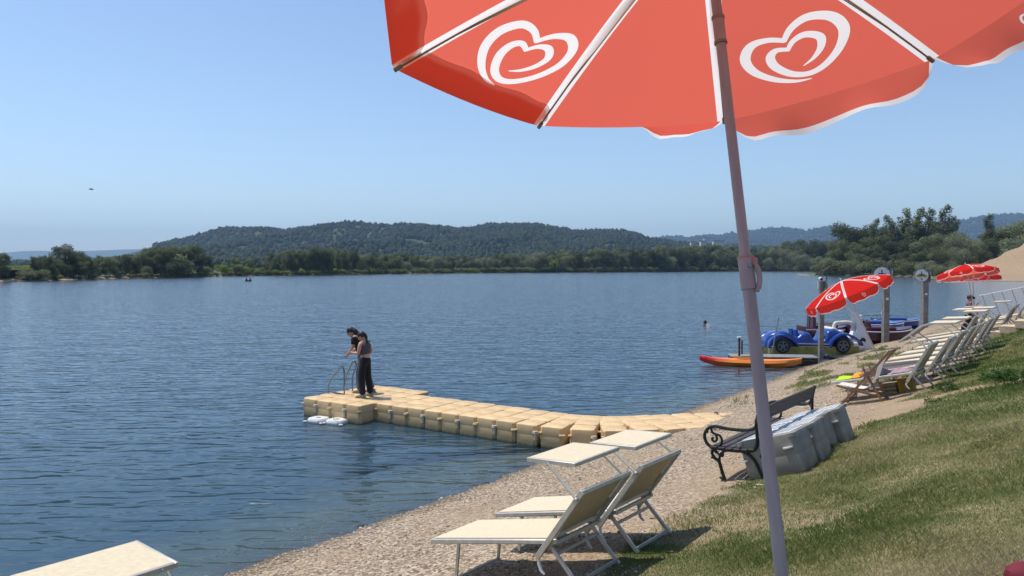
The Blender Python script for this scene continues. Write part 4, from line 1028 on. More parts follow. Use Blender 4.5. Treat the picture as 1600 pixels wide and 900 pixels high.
def padfloat(px, py, lb, yaw):
    w = at_z(px, py, .06); t = empty('mooring_pad', lb, 'float', (w[0], w[1], 0), yaw_m(yaw)); m = MB()
    m.loft([[(x*s, y*s, z) for x, y in ((-.22, -.12), (-.14, -.2), (.14, -.2), (.22, -.12), (.22, .12), (.14, .2), (-.14, .2), (-.22, .12))] for s, z in ((.9, -.05), (1.05, .01), (1.05, .06), (.92, .10))])
    for sx, sy in ((-.25, -.19), (.25, -.19), (.25, .19), (-.25, .19)): m.cyl((sx, sy, .01), (sx, sy, .03), .05, 10)
    m.build('pad', M['white_plastic'], t); MB().cyl((0, 0, .095), (0, 0, .104), .06, 14).build('cap', M['grey_plastic'], t)
padfloat(498, 655, 'white square float lying on the water at the dock head, left one', -.5)
padfloat(527, 657.5, 'white square float lying on the water at the dock head, right one', -.45)
tag(MB().tube(spline([at_y(522, 656, 17.8), at_y(520, 647, 17.75), at_y(526, 642, 17.7), at_y(531, 643, 17.7)], 5), .008, 6).build('mooring_rope', M['rope']), 'thin rope tying the white floats to the dock head', 'rope')
# ------------------------------------------------------------------ people
def skinmesh(J, E, sub=2):
    """J name -> (x,y,z,r[,r2]); edges by name; returns vertices and faces of the grown surface"""
    nm = list(J); ix = {n: i for i, n in enumerate(nm)}; me = bpy.data.meshes.new('tmp')
    me.from_pydata([J[n][:3] for n in nm], [(ix[a], ix[b]) for a, b in E], [])
    o = bpy.data.objects.new('tmp', me); COL.objects.link(o); md = o.modifiers.new('s', 'SKIN'); md.use_smooth_shade = True
    ss = o.modifiers.new('u', 'SUBSURF'); ss.levels = ss.render_levels = sub
    if not me.skin_vertices:
        bpy.context.view_layer.objects.active = o
    sv = me.skin_vertices[0].data
    for i, n in enumerate(nm):
        r = J[n][3]; r2 = J[n][4] if len(J[n]) > 4 else r; sv[i].radius = (r, r2); sv[i].use_root = (i == 0)
    dg = bpy.context.evaluated_depsgraph_get(); dg.update(); ev = o.evaluated_get(dg); m2 = ev.to_mesh()
    V = [tuple(v.co) for v in m2.vertices]; F = [tuple(p.vertices) for p in m2.polygons]; ev.to_mesh_clear(); bpy.data.objects.remove(o); bpy.data.meshes.remove(me)
    return V, F
def person(label, P, cl, feet=True, hair='short'):
    """P: joint positions (x forward, y left, z up) of a standing or bent figure"""
    root = empty('person', label, 'person', (0, 0, 0)); r = lambda n, a, b=None: (*P[n], a) if b is None else (*P[n], a, b)
    J = {'pel': r('pel', .125, .11), 'wai': r('wai', .105, .095), 'che': r('che', .12, .105), 'ns': (*(np.array(P['neck'])*.8+np.array(P['che'])*.2), .075), 'neck': r('neck', .05)}
    E = [('pel', 'wai'), ('wai', 'che'), ('che', 'ns'), ('ns', 'neck')]
    n, h = np.array(P['neck']), np.array(P['head']); J['jaw'] = (*(n+(h-n)*.45), .055); E.append(('neck', 'jaw'))
    for s in 'LR':
        J['sh'+s] = r('sh'+s, .055); J['el'+s] = r('el'+s, .04); J['wr'+s] = r('wr'+s, .026); E += [('ns', 'sh'+s), ('sh'+s, 'el'+s), ('el'+s, 'wr'+s)]
        w, e = np.array(P['wr'+s]), np.array(P['el'+s]); d = (w-e)/np.linalg.norm(w-e); J['pa'+s] = (*(w+d*.06), .030, .018); E.append(('wr'+s, 'pa'+s))
        J['hi'+s] = r('hi'+s, .085); J['kn'+s] = r('kn'+s, .06); J['an'+s] = r('an'+s, .04); E += [('pel', 'hi'+s), ('hi'+s, 'kn'+s), ('kn'+s, 'an'+s)]
    V, F = skinmesh(J, E); b = MB(); b.add(V, F)
    # head with nose, ears and face; hands with five fingers each
    hd = np.array(P['head']); f = np.array(P.get('face', (1, 0, -.3)), float); f /= np.linalg.norm(f); up = np.array([0, 0, 1.])-f*f[2]; up /= np.linalg.norm(up); lf = np.cross(up, f)
    Rm = Matrix(np.stack([f, lf, up], 1).tolist()); b.T = Matrix.Translation(Vector(hd)) @ Rm.to_4x4()
    b.ball((0, 0, .01), (.098, .076, .11), 0, 16, 12).ball((.045, 0, -.06), (.05, .052, .05), 0, 12, 8)
    b.tube([(.088, 0, .02), (.112, 0, -.012), (.092, 0, -.022)], [.008, .014, .008], 6)
    for s in (-1, 1): b.ball((0, s*.078, -.005), (.02, .01, .03), 0, 8, 6)
    b.T = Matrix.Identity(4)
    for s in 'LR':
        w, e = np.array(P['wr'+s]), np.array(P['el'+s]); d = (w-e)/np.linalg.norm(w-e); side = np.cross(d, [0, 0, 1.]); side = side/np.linalg.norm(side) if np.linalg.norm(side) > .1 else np.array([0, 1., 0]); nn = np.cross(side, d)
        for k, ln in zip((-1.5, -.5, .5, 1.5), (.06, .075, .08, .068)):
            a = w+d*.075+side*k*.017; b.tube([tuple(a), tuple(a+d*ln*.5-nn*.008), tuple(a+d*ln*.8-nn*.03)], [.009, .008, .006], 6)
        a = w+d*.035+side*.03; b.tube([tuple(a-side*.01), tuple(a+side*.022+d*.02), tuple(a+side*.026+d*.045)], [.010, .009, .007], 6)
    b.build('body', M['skin'], root)
    fm = MB(); fm.T = Matrix.Translation(Vector(hd)) @ Rm.to_4x4()
    for s in (-1, 1): fm.ball((.087, s*.03, .018), (.010, .012, .008), 0, 8, 6)
    fm.box((.094, 0, -.052), (.012, .045, .008)); fm.build('face_features', M['hair'], root)
    # hair
    hm = MB(); hm.T = Matrix.Translation(Vector(hd)) @ Rm.to_4x4()
    hm.ball((-.02, 0, .035), (.106, .088, .105), 0, 14, 10)
    if hair == 'ponytail': hm.tube(spline([(-.09, 0, .03), (-.115, 0, -.0), (-.10, 0, -.07), (-.06, 0, -.15), (-.03, 0, -.22)], 4), [.03]*5+[.034]*6+[.026]*4+[.012]*2, 8)
    if hair == 'long': hm.tube(spline([(-.05, 0, .03), (-.09, 0, -.06), (-.07, 0, -.15), (-.04, 0, -.2)], 4), [.07]*5+[.065]*4+[.04]*4, 10)
    if hair == 'cap': hm.ball((0, 0, .05), (.11, .095, .085), 0, 14, 8).tube([(.07, 0, .05), (.15, 0, .035)], [.07, .05], 12, flat=.15)
    hm.build('hair' if hair != 'cap' else 'cap', M['hair'], root)
    # clothes a little outside the body
    for part, (mt, names) in cl.items():
        JJ = {}; EE = []
        if part == 'top':
            k = 1.12; JJ = {'wai': (*(P['wai'] if names != 'crop' else tuple(np.array(P['wai'])*1.15-np.array(P['che'])*.15)), .135, .125), 'che': (*P['che'], .165, .15), 'ns': (*(np.array(P['neck'])*.6+np.array(P['che'])*.4), .105)}; EE = [('wai', 'che'), ('che', 'ns')]
            if names == 'long':
                JJ['pel'] = (*P['pel'], .15, .12); EE.append(('pel', 'wai'))
            for s in 'LR':
                JJ['sh'+s] = (*P['sh'+s], .066 if names == 'crop' else .078); EE.append(('ns', 'sh'+s))
                if names != 'crop': JJ['el'+s] = (*(np.array(P['sh'+s])*.35+np.array(P['el'+s])*.65), .062); EE.append(('sh'+s, 'el'+s))
        if part == 'trousers':
            JJ = {'pel': (*(np.array(P['pel'])+np.array([0, 0, .14])), .128, .115), 'pl': (*(np.array(P['pel'])-np.array([0, 0, .03])), .14, .115)}; EE = [('pel', 'pl')]
            for s in 'LR':
                hp = np.array(P['hi'+s]); JJ['hi'+s] = (*hp, .105); JJ['kn'+s] = (*P['kn'+s], .088); JJ['an'+s] = (*(np.array(P['an'+s])-np.array([0, 0, .02])), .085); EE += [('pl', 'hi'+s), ('hi'+s, 'kn'+s), ('kn'+s, 'an'+s)]
        if part == 'skirt': continue
        V, F = skinmesh(JJ, EE); MB().add(V, F).build(part, M[mt], root)
    if feet:
        for s in 'LR':
            a = np.array(P['an'+s]); d = np.array(P.get('foot'+s, (1, 0, 0)), float); d /= np.linalg.norm(d); a = a-np.array([0, 0, a[2]])
            sh = MB().tube([tuple(a-d*.07+[0, 0, .045]), tuple(a+[0, 0, .055]), tuple(a+d*.10+[0, 0, .045]), tuple(a+d*.17+[0, 0, .03])], [.038, .046, .042, .024], 10, flat=.9)
            so = sh.build('shoe', M['shoe'], root); MB().tube([tuple(a-d*.10+[0, 0, .012]), tuple(a+d*.05+[0, 0, .012]), tuple(a+d*.20+[0, 0, .012])], [.03, .05, .03], 10, flat=.26).build('sole', M['sole'], so)
    return root
def put(o, w, yaw, sc=1.0):
    mt = yaw_m(yaw).to_4x4(); mt.translation = Vector([float(v) for v in w]); o.matrix_world = mt @ Matrix.Scale(sc, 4)
woman = person('woman in a grey crop top and wide black trousers standing in front on the dock', dict(
    pel=(0, 0, .90), wai=(.0, 0, 1.04), che=(.02, 0, 1.22), neck=(.05, 0, 1.40), head=(.10, 0, 1.50), face=(1, .1, -.75),
    shL=(.03, .17, 1.34), elL=(.06, .22, 1.10), wrL=(.24, .20, 1.12), shR=(.03, -.17, 1.34), elR=(-.05, -.23, 1.11), wrR=(.12, -.19, 1.02),
    hiL=(0, .085, .86), hiR=(0, -.085, .86), knL=(.04, .11, .47), knR=(.0, -.12, .47), anL=(.0, .12, .09), anR=(-.05, -.16, .09), footL=(1, .2, 0), footR=(1, -.3, 0)),
    {'top': ('grey_cloth', 'crop'), 'trousers': ('black_cloth', '')}, hair='ponytail')
put(woman, at_z(571, 621, DZ+.004), math.radians(158), 1.0)
man = person('person with long dark hair and grey trousers bending over the dock ladder rail', dict(
    pel=(-.02, 0, .92), wai=(.02, 0, 1.06), che=(.09, 0, 1.25), neck=(.19, 0, 1.42), head=(.28, 0, 1.50), face=(1, 0, -1.0),
    shL=(.14, .18, 1.36), elL=(.17, .21, 1.12), wrL=(.32, .12, .98), shR=(.14, -.18, 1.36), elR=(.17, -.21, 1.12), wrR=(.32, -.10, .98),
    hiL=(-.02, .09, .88), hiR=(-.02, -.09, .88), knL=(.04, .11, .48), knR=(-.08, -.11, .48), anL=(.02, .12, .09), anR=(-.22, -.13, .09), footL=(1, 0, 0), footR=(1, -.1, 0)),
    {'top': ('black_cloth', 'long'), 'trousers': ('light_cloth', '')}, hair='long')
put(man, at_z(566, 613.5, DZ+.004), math.radians(172), 1.03)
w = at_d(1513, 480, 29.0); g0 = gz(w[0], w[1])
pl = person('person in a dark plaid shirt and cap standing under the rightmost parasol', dict(
    pel=(0, 0, .90), wai=(.0, 0, 1.05), che=(.02, 0, 1.25), neck=(.03, 0, 1.44), head=(.06, 0, 1.56), face=(1, 0, -.2),
    shL=(.02, .19, 1.38), elL=(.15, .26, 1.15), wrL=(.30, .20, 1.36), shR=(.02, -.19, 1.38), elR=(.12, -.26, 1.12), wrR=(.34, -.2, 1.14),
    hiL=(0, .09, .86), hiR=(0, -.09, .86), knL=(.04, .11, .47), knR=(.0, -.12, .47), anL=(.0, .12, .09), anR=(-.05, -.14, .09)),
    {'top': ('plaid', 'long'), 'trousers': ('black_cloth', '')}, hair='cap')
put(pl, (w[0], w[1], g0), math.radians(-30), 1.0)
w = at_d(1524, 480, 29.3); g0 = gz(w[0], w[1])
ps = person('person in a dusty pink shirt sitting right of the one in plaid', dict(
    pel=(0, 0, .50), wai=(.02, 0, .66), che=(.12, 0, .86), neck=(.20, 0, 1.04), head=(.27, 0, 1.14), face=(1, 0, -.7),
    shL=(.15, .18, .98), elL=(.25, .2, .74), wrL=(.42, .12, .66), shR=(.15, -.18, .98), elR=(.25, -.2, .74), wrR=(.42, -.12, .66),
    hiL=(.05, .09, .48), hiR=(.05, -.09, .48), knL=(.46, .12, .50), knR=(.46, -.12, .50), anL=(.45, .12, .09), anR=(.45, -.12, .09)),
    {'top': ('pinkshirt', 'long'), 'trousers': ('black_cloth', '')}, hair='short')
put(ps, (w[0], w[1], g0), math.radians(200), 1.0)
st = empty('stool', 'low stool under the person in the dusty pink shirt', 'stool', (w[0], w[1], g0))
MB().box((0, 0, .385), (.36, .36, .03), bev=.008).build('seat', M['wood'], st)
for sx in (-1, 1):
    for sy in (-1, 1): MB().bar((sx*.13, sy*.13, .37), (sx*.16, sy*.16, -.04), .03, .03).build('leg', M['wood'], st)
# a swimmer out on the lake
w = at_z(1104, 507.5, .0); sw = empty('person', 'swimmer whose dark head shows above the water left of the parasol pole', 'person', w, yaw_m(2.9))
V, F = skinmesh({'a': (-.35, 0, -.12, .13, .09), 'b': (-.08, 0, -.04, .15, .09), 'n': (.04, 0, .03, .06), 'h': (.10, 0, .12, .07), 'L': (-.04, .2, -.04, .06), 'eL': (.12, .42, -.05, .045), 'R': (-.04, -.2, -.04, .06), 'eR': (.12, -.42, -.05, .045)}, [('a', 'b'), ('b', 'n'), ('n', 'h'), ('b', 'L'), ('L', 'eL'), ('b', 'R'), ('R', 'eR')])
MB().add(V, F).ball((.12, 0, .14), (.1, .08, .11)).build('body', M['skin'], sw); MB().ball((.09, 0, .17), (.12, .105, .12)).build('hair', M['hair'], sw)

# ------------------------------------------------------------------ bench with scrolled iron ends
ben = empty('park_bench', 'long dark wooden bench with scrolled cast iron ends on the gravel', 'bench', (0, 0, 0)); BL = 2.35
def end_frame():
    m = MB(); t = lambda pts, r, n=6: m.tube([(0, y, z) for y, z in [(q[0], q[1]) for q in spline(pts, n)]], [k*1.25 for k in r] if isinstance(r, list) else r*1.25, 8, flat=1.0)
    t([(-.44, .78), (-.43, .70), (-.37, .655), (-.24, .645), (-.05, .655), (.10, .675), (.20, .645), (.255, .56), (.235, .46), (.16, .39), (.10, .34)], .017)
    t([(.155, .655), (.150, .60), (.11, .575), (.09, .53), (.10, .495), (.13, .48), (.155, .50), (.15, .525), (.13, .53)], .013)
    t([(.11, .575), (.05, .56), (.025, .51), (.04, .45), (.09, .415), (.15, .41)], .013)
    t([(.19, .42), (.13, .40), (.0, .385), (-.15, .38), (-.30, .385), (-.40, .42), (-.435, .50), (-.44, .62), (-.455, .78), (-.50, .93)], .018)
    t([(.15, .39), (.17, .33), (.14, .27), (.09, .235), (.07, .19), (.05, .10), (.02, .0)], [.016]*10+[.018]*27)
    t([(.13, .37), (.09, .33), (.055, .30), (.03, .30), (.02, .325), (.04, .34), (.06, .325)], .011)
    t([(.075, .20), (.065, .30), (.0, .365), (-.12, .385)], .014)
    t([(-.14, .385), (-.27, .365), (-.38, .28), (-.44, .15), (-.50, .0)], .017)
    m.ball((0, .05, .02), (.02, .045, .02), 0, 8, 6).ball((0, -.50, .02), (.02, .045, .02), 0, 8, 6)
    for y, z in ((.205, .60), (.25, .52), (.16, .27), (.06, .16), (.045, .08)): m.ball((0, y+.012, z), .018, 0, 6, 5)
    return m
ef = end_frame().build('end_frame', M['iron'], ben); ef.location = (.04, 0, 0); e2 = ef.copy(); COL.objects.link(e2); e2.parent = ben; e2.location = (BL-.04, 0, 0)
for y, z, ww, hh2, nm in ((.13, .415, .085, .025, 'seat_slat'), (.03, .408, .085, .025, 'seat_slat'), (-.07, .403, .085, .025, 'seat_slat'), (-.17, .400, .085, .025, 'seat_slat'), (-.27, .402, .085, .025, 'seat_slat'), (-.36, .412, .07, .025, 'seat_slat')):
    MB().box((BL/2, y, z), (BL, ww, hh2), bev=.006).build(nm, M['bench_wood'], ben)
MB().box((BL/2, -.468, .835), (BL, .030, .19), R=Matrix.Rotation(.28, 3, 'X'), bev=.006).build('back_board', M['bench_wood'], ben)
MB().tube(spline([(BL*.05, -.44, .64), (BL*.12, -.45, .69), (BL*.2, -.455, .745), (BL*.3, -.46, .775)], 5), .012, 6).build('brace', M['iron'], ben)
MB().tube(spline([(BL*.97, -.44, .62), (BL*.90, -.45, .68), (BL*.82, -.455, .735), (BL*.72, -.46, .775)], 5), .012, 6).build('brace', M['iron'], ben)
bw = on_ground(1133, 752); place(ben, bw[0], bw[1], math.atan2(.79, .61), .35, .01)

# ------------------------------------------------------------------ grey float blocks behind the bench
def block():
    m = MB(); w, d, h = .37, .275, .50; c = .06
    def ring(sx, c, z):
        out = []; X, Y = d*sx, w*sx
        for qx, qy, a0 in ((1, -1, -90), (1, 1, 0), (-1, 1, 90), (-1, -1, 180)):
            for k in range(5):
                t = math.radians(a0+22.5*k); out.append((qx*(X-c)+math.cos(t)*c, qy*(Y-c)+math.sin(t)*c, z))
        return out
    m.loft([ring(.93, .05, 0), ring(.98, .055, .03), ring(1, .06, .23), ring(.994, .06, .238), ring(1, .06, .246), ring(1, .06, h-.04), ring(.985, .06, h-.012), ring(.945, .055, h)])
    for sx in (-1, 1):
        for sy in (-1, 1): m.cyl((sx*(d-.03), sy*(w-.03), h-.05), (sx*(d-.03), sy*(w-.03), h-.008), .055, 14)
    return m
bl = empty('float_block', 'grey plastic float block nearest the viewer, leaning against the bench', 'float', (0, 0, 0), None, 'grey float blocks behind the bench')
block().build('block', M['grey_plastic'], bl, angle=30)
tp = MB().box((0, 0, .504), (.46, .64, .012), bev=.005)
for i in range(9): tp.box((0, -.27+i*.0675, .514), (.40, .028, .010))
tp.build('tread_plate', M['sunlit_float_top'], bl)
for sx, sy, z in ((-.28, -.26, .33), (-.28, .34, .26), (.28, -.28, .33), (.28, .30, .26)):
    MB().cyl((sx, sy, z-.008), (sx, sy, z+.008), .065, 18).build('lug', M['white_plastic'], bl)
MB().cyl((-.284, .10, .28), (-.272, .10, .28), .028, 14).build('plug', M['dark'], bl)
pbk = proto(bl)
for k, (px, py, lb) in enumerate(((1236, 738, None), (1262, 722, 'grey plastic float block, second from the viewer behind the bench'), (1286, 708, 'grey plastic float block, third from the viewer behind the bench'), (1306, 694, 'grey plastic float block farthest from the viewer behind the bench'))):
    o = bl if k == 0 else dup(pbk, lb, (0, 0, 0), np.eye(3)); w0 = np.array([3.42, 9.55]); tt = np.array([.60, .80]); q = w0+tt*.575*k+np.array([.8, -.6])*(0, .03, -.04, .05)[k]
    place(o, q[0], q[1], math.atan2(.8, .6)+(-.06, .05, -.02, .08)[k], 1.15, -.01)

# ------------------------------------------------------------------ deck chair, towels, crates
dc = empty('deck_chair', 'folding wooden deck chair with white canvas, its seat towards the lake', 'deck chair', (0, 0, 0))
for y in (0, .52):
    MB().bar((0, y, 0), (1.11, y, .96), .045, .026, up=(0, 1, 0)).build('long_rail', M['wood'], dc)
    MB().bar((.80, y+(.03 if y == 0 else -.03), .0), (.56, y+(.03 if y == 0 else -.03), .70), .042, .024, up=(0, 1, 0)).build('rear_rail', M['wood'], dc)
    MB().bar((0, y+(.06 if y == 0 else -.06), .41), (.78, y+(.06 if y == 0 else -.06), .10), .038, .024, up=(0, 1, 0)).build('seat_rail', M['wood'], dc)
for a in ((1.11, .96), (.06, .06), (.78, .05)): MB().cyl((a[0], -.01, a[1]), (a[0], .53, a[1]), .014, 10).build('cross_bar', M['wood'], dc)
def cloth(pts, y0, y1, nm, mt, par, sag=0.0):
    s = spline(pts, 6); V = []; n = 6
    for p in s:
        for j in range(n+1): V.append((p[0], y0+(y1-y0)*j/n, p[1]-sag*math.sin(math.pi*j/n)))
    F = [(i*(n+1)+j, (i+1)*(n+1)+j, (i+1)*(n+1)+j+1, i*(n+1)+j+1) for i in range(len(s)-1) for j in range(n)]
    return MB().add(V, F).build(nm, mt, par)
cloth([(1.09, .98), (.98, .90), (.84, .70), (.74, .50), (.66, .42)], .05, .47, 'back_canvas', M['canvas'], dc)
cloth([(.66, .42), (.52, .30), (.34, .33), (.14, .40), (0, .43)], .07, .45, 'seat_canvas', M['canvas'], dc, .01)
w = on_ground(1312, 635); place(dc, w[0], w[1], -.67, .9)
def soft(name, label, cat, mt, w, R, pts, amp, seed):
    """a crumpled cloth lying on something"""
    g = np.random.default_rng(seed); nx, ny = 22, 14; (lx, ly) = pts; V = []
    for i in range(nx+1):
        for j in range(ny+1):
            x = (i/nx-.5)*lx; y = (j/ny-.5)*ly; e = (1-abs(2*i/nx-1)**4)*(1-abs(2*j/ny-1)**4)
            z = amp*(e*(.6+1.6*float(fbm(x+seed, y, .22, 3)))+.05); V.append((x+float(vnoise(x, y+seed, .2))*.05, y+float(vnoise(x+9, y, .2))*.05, max(z, .006)))
    F = [(i*(ny+1)+j, (i+1)*(ny+1)+j, (i+1)*(ny+1)+j+1, i*(ny+1)+j+1) for i in range(nx) for j in range(ny)]
    o = MB().add(V, F); o = o.build(name, M[mt]); tag(o, label, cat); m4 = Matrix(R.tolist()).to_4x4(); m4.translation = Vector(w); o.matrix_world = m4
FA = frame(6.95, 16.2, -.67); OA = np.array([6.95, 16.2, gz(6.95, 16.2)]); onA = lambda x, y, z=.402: OA+FA@(np.array([x, y, z])*1.1)
soft('lime_cloth', 'crumpled lime green cloth on the foot end of the towel covered lounger', 'cloth', 'lime', onA(.17, .02), FA, (.30, .5), .05, 3)
soft('orange_cloth', 'crumpled orange cloth beside the lime green one on the lounger', 'cloth', 'orange', onA(.40, .05), FA, (.22, .45), .08, 8)
soft('dark_towel', 'bundled dark blue towel on the lounger behind the deck chair', 'towel', 'towel', onA(.74, .03, .404), FA, (.5, .62), .14, 5)
soft('pink_towel', 'pink and grey towel spread on the lounger against its backrest', 'towel', 'towel2', onA(1.18, .02, .404), FA, (.42, .6), .06, 12)
for k, (x, y, s, mt, lb) in enumerate(((.95, .35, (.30, .34, .22), 'crate', 'pale wooden crate on the sand under the towel covered lounger'), (1.28, .30, (.26, .30, .26), 'ycrate', 'yellowish box on the sand under the backrest of the towel covered lounger'))):
    w = OA+FA@np.array([x, y, 0]); b = empty('crate' if k == 0 else 'box', lb, 'crate' if k == 0 else 'box', (w[0], w[1], gz(w[0], w[1])-.02), FA)
    m = MB(); sx, sy, sz = s
    for zz in (.05, .13, .21) if k == 0 else (sz/2,):
        hh3 = .06 if k == 0 else sz
        m.box((0, -sy/2, zz), (sx, .015, hh3)).box((0, sy/2, zz), (sx, .015, hh3)).box((-sx/2, 0, zz), (.015, sy-.016, hh3)).box((sx/2, 0, zz), (.015, sy-.016, hh3))
    m.box((0, 0, .02), (sx-.02, sy-.02, .02)); m.build('sides', M[mt], b)
    MB().box((0, 0, sz+.008), (sx+.02, sy+.02, .015)).build('lid', M[mt], b)
pts = []; g = random.Random(3); w = on_ground(1362, 614)
for i in range(34):
    x = w[0]+i*.033+g.uniform(-.12, .12); y = w[1]+i*.02+g.uniform(-.14, .14); pts.append((x, y, gz(x, y)+.03+g.uniform(0, .07)))
tag(MB().tube(spline(pts, 4), .011, 6).build('rope', M['rope']), 'tangled pale rope on the sand behind the deck chair', 'rope')
w = at_z(1594, 905, 0); w = on_ground(1604, 921); hb = empty('beach_bag', 'dark red rounded bag cut off by the bottom right corner', 'bag', w)
MB().loft([[(math.cos(a)*r, math.sin(a)*r*.8, z) for a in np.linspace(0, 2*math.pi, 17)[:-1]] for r, z in ((.06, 0), (.095, .02), (.11, .06), (.10, .10), (.06, .13), (.015, .14))]).build('bag_body', M['darkred'], hb)
MB().tube(spline([(.02, .05, .12), (.06, .07, .16), (.12, .08, .15), (.14, .06, .08)], 5), .01, 6).build('strap', M['light_cloth'], hb)
# ------------------------------------------------------------------ stone steps
ws = on_ground(1531, 531); ws = at_d(1536, 526, 26.5)
for k in range(5):
    c = ws+np.array([.77, -.64, 0])*.50*k; z = gz(c[0], c[1])+.05
    zt = CAMZ-(521-8.3*k-415)/FPX*c[1]
    c = at_d(1533+24*k, 525-8.2*k, 26.6-.35*k)
    o = MB().box((0, 0, -.12), (.56, 1.1, .26), bev=.012).build('stone_step', M['stone']); m4 = yaw_m(math.atan2(-.64, .77)).to_4x4(); m4.translation = Vector(c); o.matrix_world = m4
    tag(o, ('lowest', 'second lowest', 'middle', 'second highest', 'highest')[k]+' pale stone step of the flight up the grass bank', 'step', 'stone steps up the bank')
# ------------------------------------------------------------------ sign posts
def disc(mb_root, name, c, yaw, r, side):
    """round sign facing yaw, with its printed emblem"""
    R = yaw_m(yaw); T = Matrix.Translation(Vector(c)) @ R.to_4x4()
    a = MB(); a.T = T; a.cyl((-.045, 0, 0), (.0, 0, 0), r, 36); d = a.build(name, M['concrete'], mb_root)
    a = MB(); a.T = T; a.cyl((.002, 0, 0), (.012, 0, 0), r*.95, 36); a.build('sign_face', M['sign_white'], d)
    # emblem: a lake and hill badge with a lettered yellow band, number disc below
    q = lambda P: [(p[0]*r, p[1]*r) for p in P]
    def flat(polys, mt, x0, nm):
        b = MB(); b.T = T
        for P in polys:
            P = q(P); n = len(P); b.add([(x0, p[0], p[1]) for p in P]+[(x0+.003, p[0], p[1]) for p in P], [tuple(range(n, 2*n)), tuple(range(n-1, -1, -1))]+[(i, (i+1) % n, (i+1) % n+n, i+n) for i in range(n)])
        b.build(nm, M[mt], d)
    flat([[(-.72, -.30), (.72, -.30), (.80, .06), (-.80, .06)]], 'sign_yellow', .013, 'yellow_band')
    flat([[(-.62, -.01), (.62, -.01), (.30, .20), (.18, .10), (-.02, .34), (-.2, .14), (-.34, .22)], [(-.14, .34), (.06, .34), (.02, .5), (-.10, .5)], [(-.1, .52), (.04, .52), (.03, .64), (-.08, .64)], [(.45, .62), (.62, .52), (.55, .72)]], 'sign_dark', .017, 'emblem')
    flat([[(-.60+.30*i, -.22), (-.42+.30*i, -.22), (-.42+.30*i, -.04), (-.60+.30*i, -.04)] for i in range(0)]+[[(math.cos(t)*.14, -.60+math.sin(t)*.16) for t in np.linspace(0, 6.283, 17)[:-1]]], 'sign_dark', .0175, 'number_disc')
    flat([[(-.66+.2*i, -.19), (-.54+.2*i, -.19), (-.54+.2*i, -.05), (-.66+.2*i, -.05)] for i in range(7)], 'sign_olive', .0178, 'lettering')
    flat([[(-.03, -.70), (.03, -.70), (.03, -.50), (-.03, -.50)]], 'sign_white', .021, 'number')
def post(px, base, D, top, w, label, cams, dz=0):
    x = (px-800)/FPX*D; z0 = gz(x, D); zt = CAMZ+(415-top)/FPX*D
    t = empty('sign_post', label, 'sign post', (x, D, z0), None, 'sign posts at the pedal boats'); h = zt-z0
    MB().box((0, 0, h/2-.1), (w, w, h+.2), bev=.015).build('post', M['concrete'], t)
    MB().box((-.0, -w/2-.006, h*.62), (w*.5, .012, .11)).build('notice', M['sign_white'], t)
    MB().cyl((w*.1, 0, h), (w*.1, 0, h+.42), .025, 10).build('mast', M['steel'], t)
    s = MB(); s.T = Matrix.Translation((w*.1, 0, h+.44)) @ Matrix.Rotation(-.5, 4, 'Y') @ Matrix.Rotation(-.35, 4, 'X'); s.box((0, 0, 0), (.56, .45, .02), bev=.004)
    sp = s.build('solar_panel', M['solar'], t); s = MB(); s.T = Matrix.Translation((w*.1, 0, h+.44)) @ Matrix.Rotation(-.5, 4, 'Y') @ Matrix.Rotation(-.35, 4, 'X'); s.box((0, 0, -.016), (.58, .47, .010)); s.build('panel_frame', M['tanmetal'], sp)
    r = .36
    if not cams: disc(t, 'round_sign', (-w/2-.10, -w*.35, h-.12), math.radians(-108), r, 0)
    disc(t, 'round_sign', (w/2+.12, -.02, h-.15), math.radians(-20), r, 1)
    MB().bar((-w/2-.06, 0, h-.12), (w/2+.06, 0, h-.12), .05, .3).build('bracket', M['white_plastic'], t)
    if cams:
        MB().cyl((-.12, -.12, h+.14), (-.18, -.42, h+.10), .065, 14).build('camera_housing', M['white_plastic'], t); MB().cyl((-.181, -.425, h+.10), (-.183, -.435, h+.10), .05, 14).build('lens', M['dark'], t)
    return t
post(1284, 557, 30.5, 440, .18, 'grey sign post with a camera at the blue car pedal boat', True)
post(1384.5, 533, 36.0, 425, .26, 'grey sign post whose round sign hides behind the tilted red parasol', False)
post(1445.5, 497, 44.0, 427, .29, 'grey sign post with a fully visible round white sign and yellow band', False)

# ------------------------------------------------------------------ boats
def wheel(par, c, r, w):
    t = MB().cyl((c[0], c[1]-w/2, c[2]), (c[0], c[1]+w/2, c[2]), r, 28).build('wheel', M['dark'], par)
    m = MB(); y = c[1]-w/2-.012
    m.cyl((c[0], y, c[2]), (c[0], y+.014, c[2]), r*.26, 14)
    for k in range(5):
        a = 2*math.pi*k/5+.3; m.bar((c[0]+math.cos(a)*r*.1, y+.004, c[2]+math.sin(a)*r*.1), (c[0]+math.cos(a)*r*.66, y+.004, c[2]+math.sin(a)*r*.66), r*.22, .016, up=(0, 1, 0))
    n = 28
    V = []; 
    for i in range(n):
        a = 2*math.pi*i/n
        for rr, yy in ((r*.62, y), (r*.74, y), (r*.74, y+.01), (r*.62, y+.01)): V.append((c[0]+math.cos(a)*rr, yy, c[2]+math.sin(a)*rr))
    F = [(i*4+j, i*4+(j+1) % 4, ((i+1) % n)*4+(j+1) % 4, ((i+1) % n)*4+j) for i in range(n) for j in range(4)]
    m.add(V, F); m.build('rim', M['rim'], t)
car = empty('pedal_boat', 'blue pedal boat shaped like an old open car with five spoked wheels', 'pedal boat', (0, 0, 0))
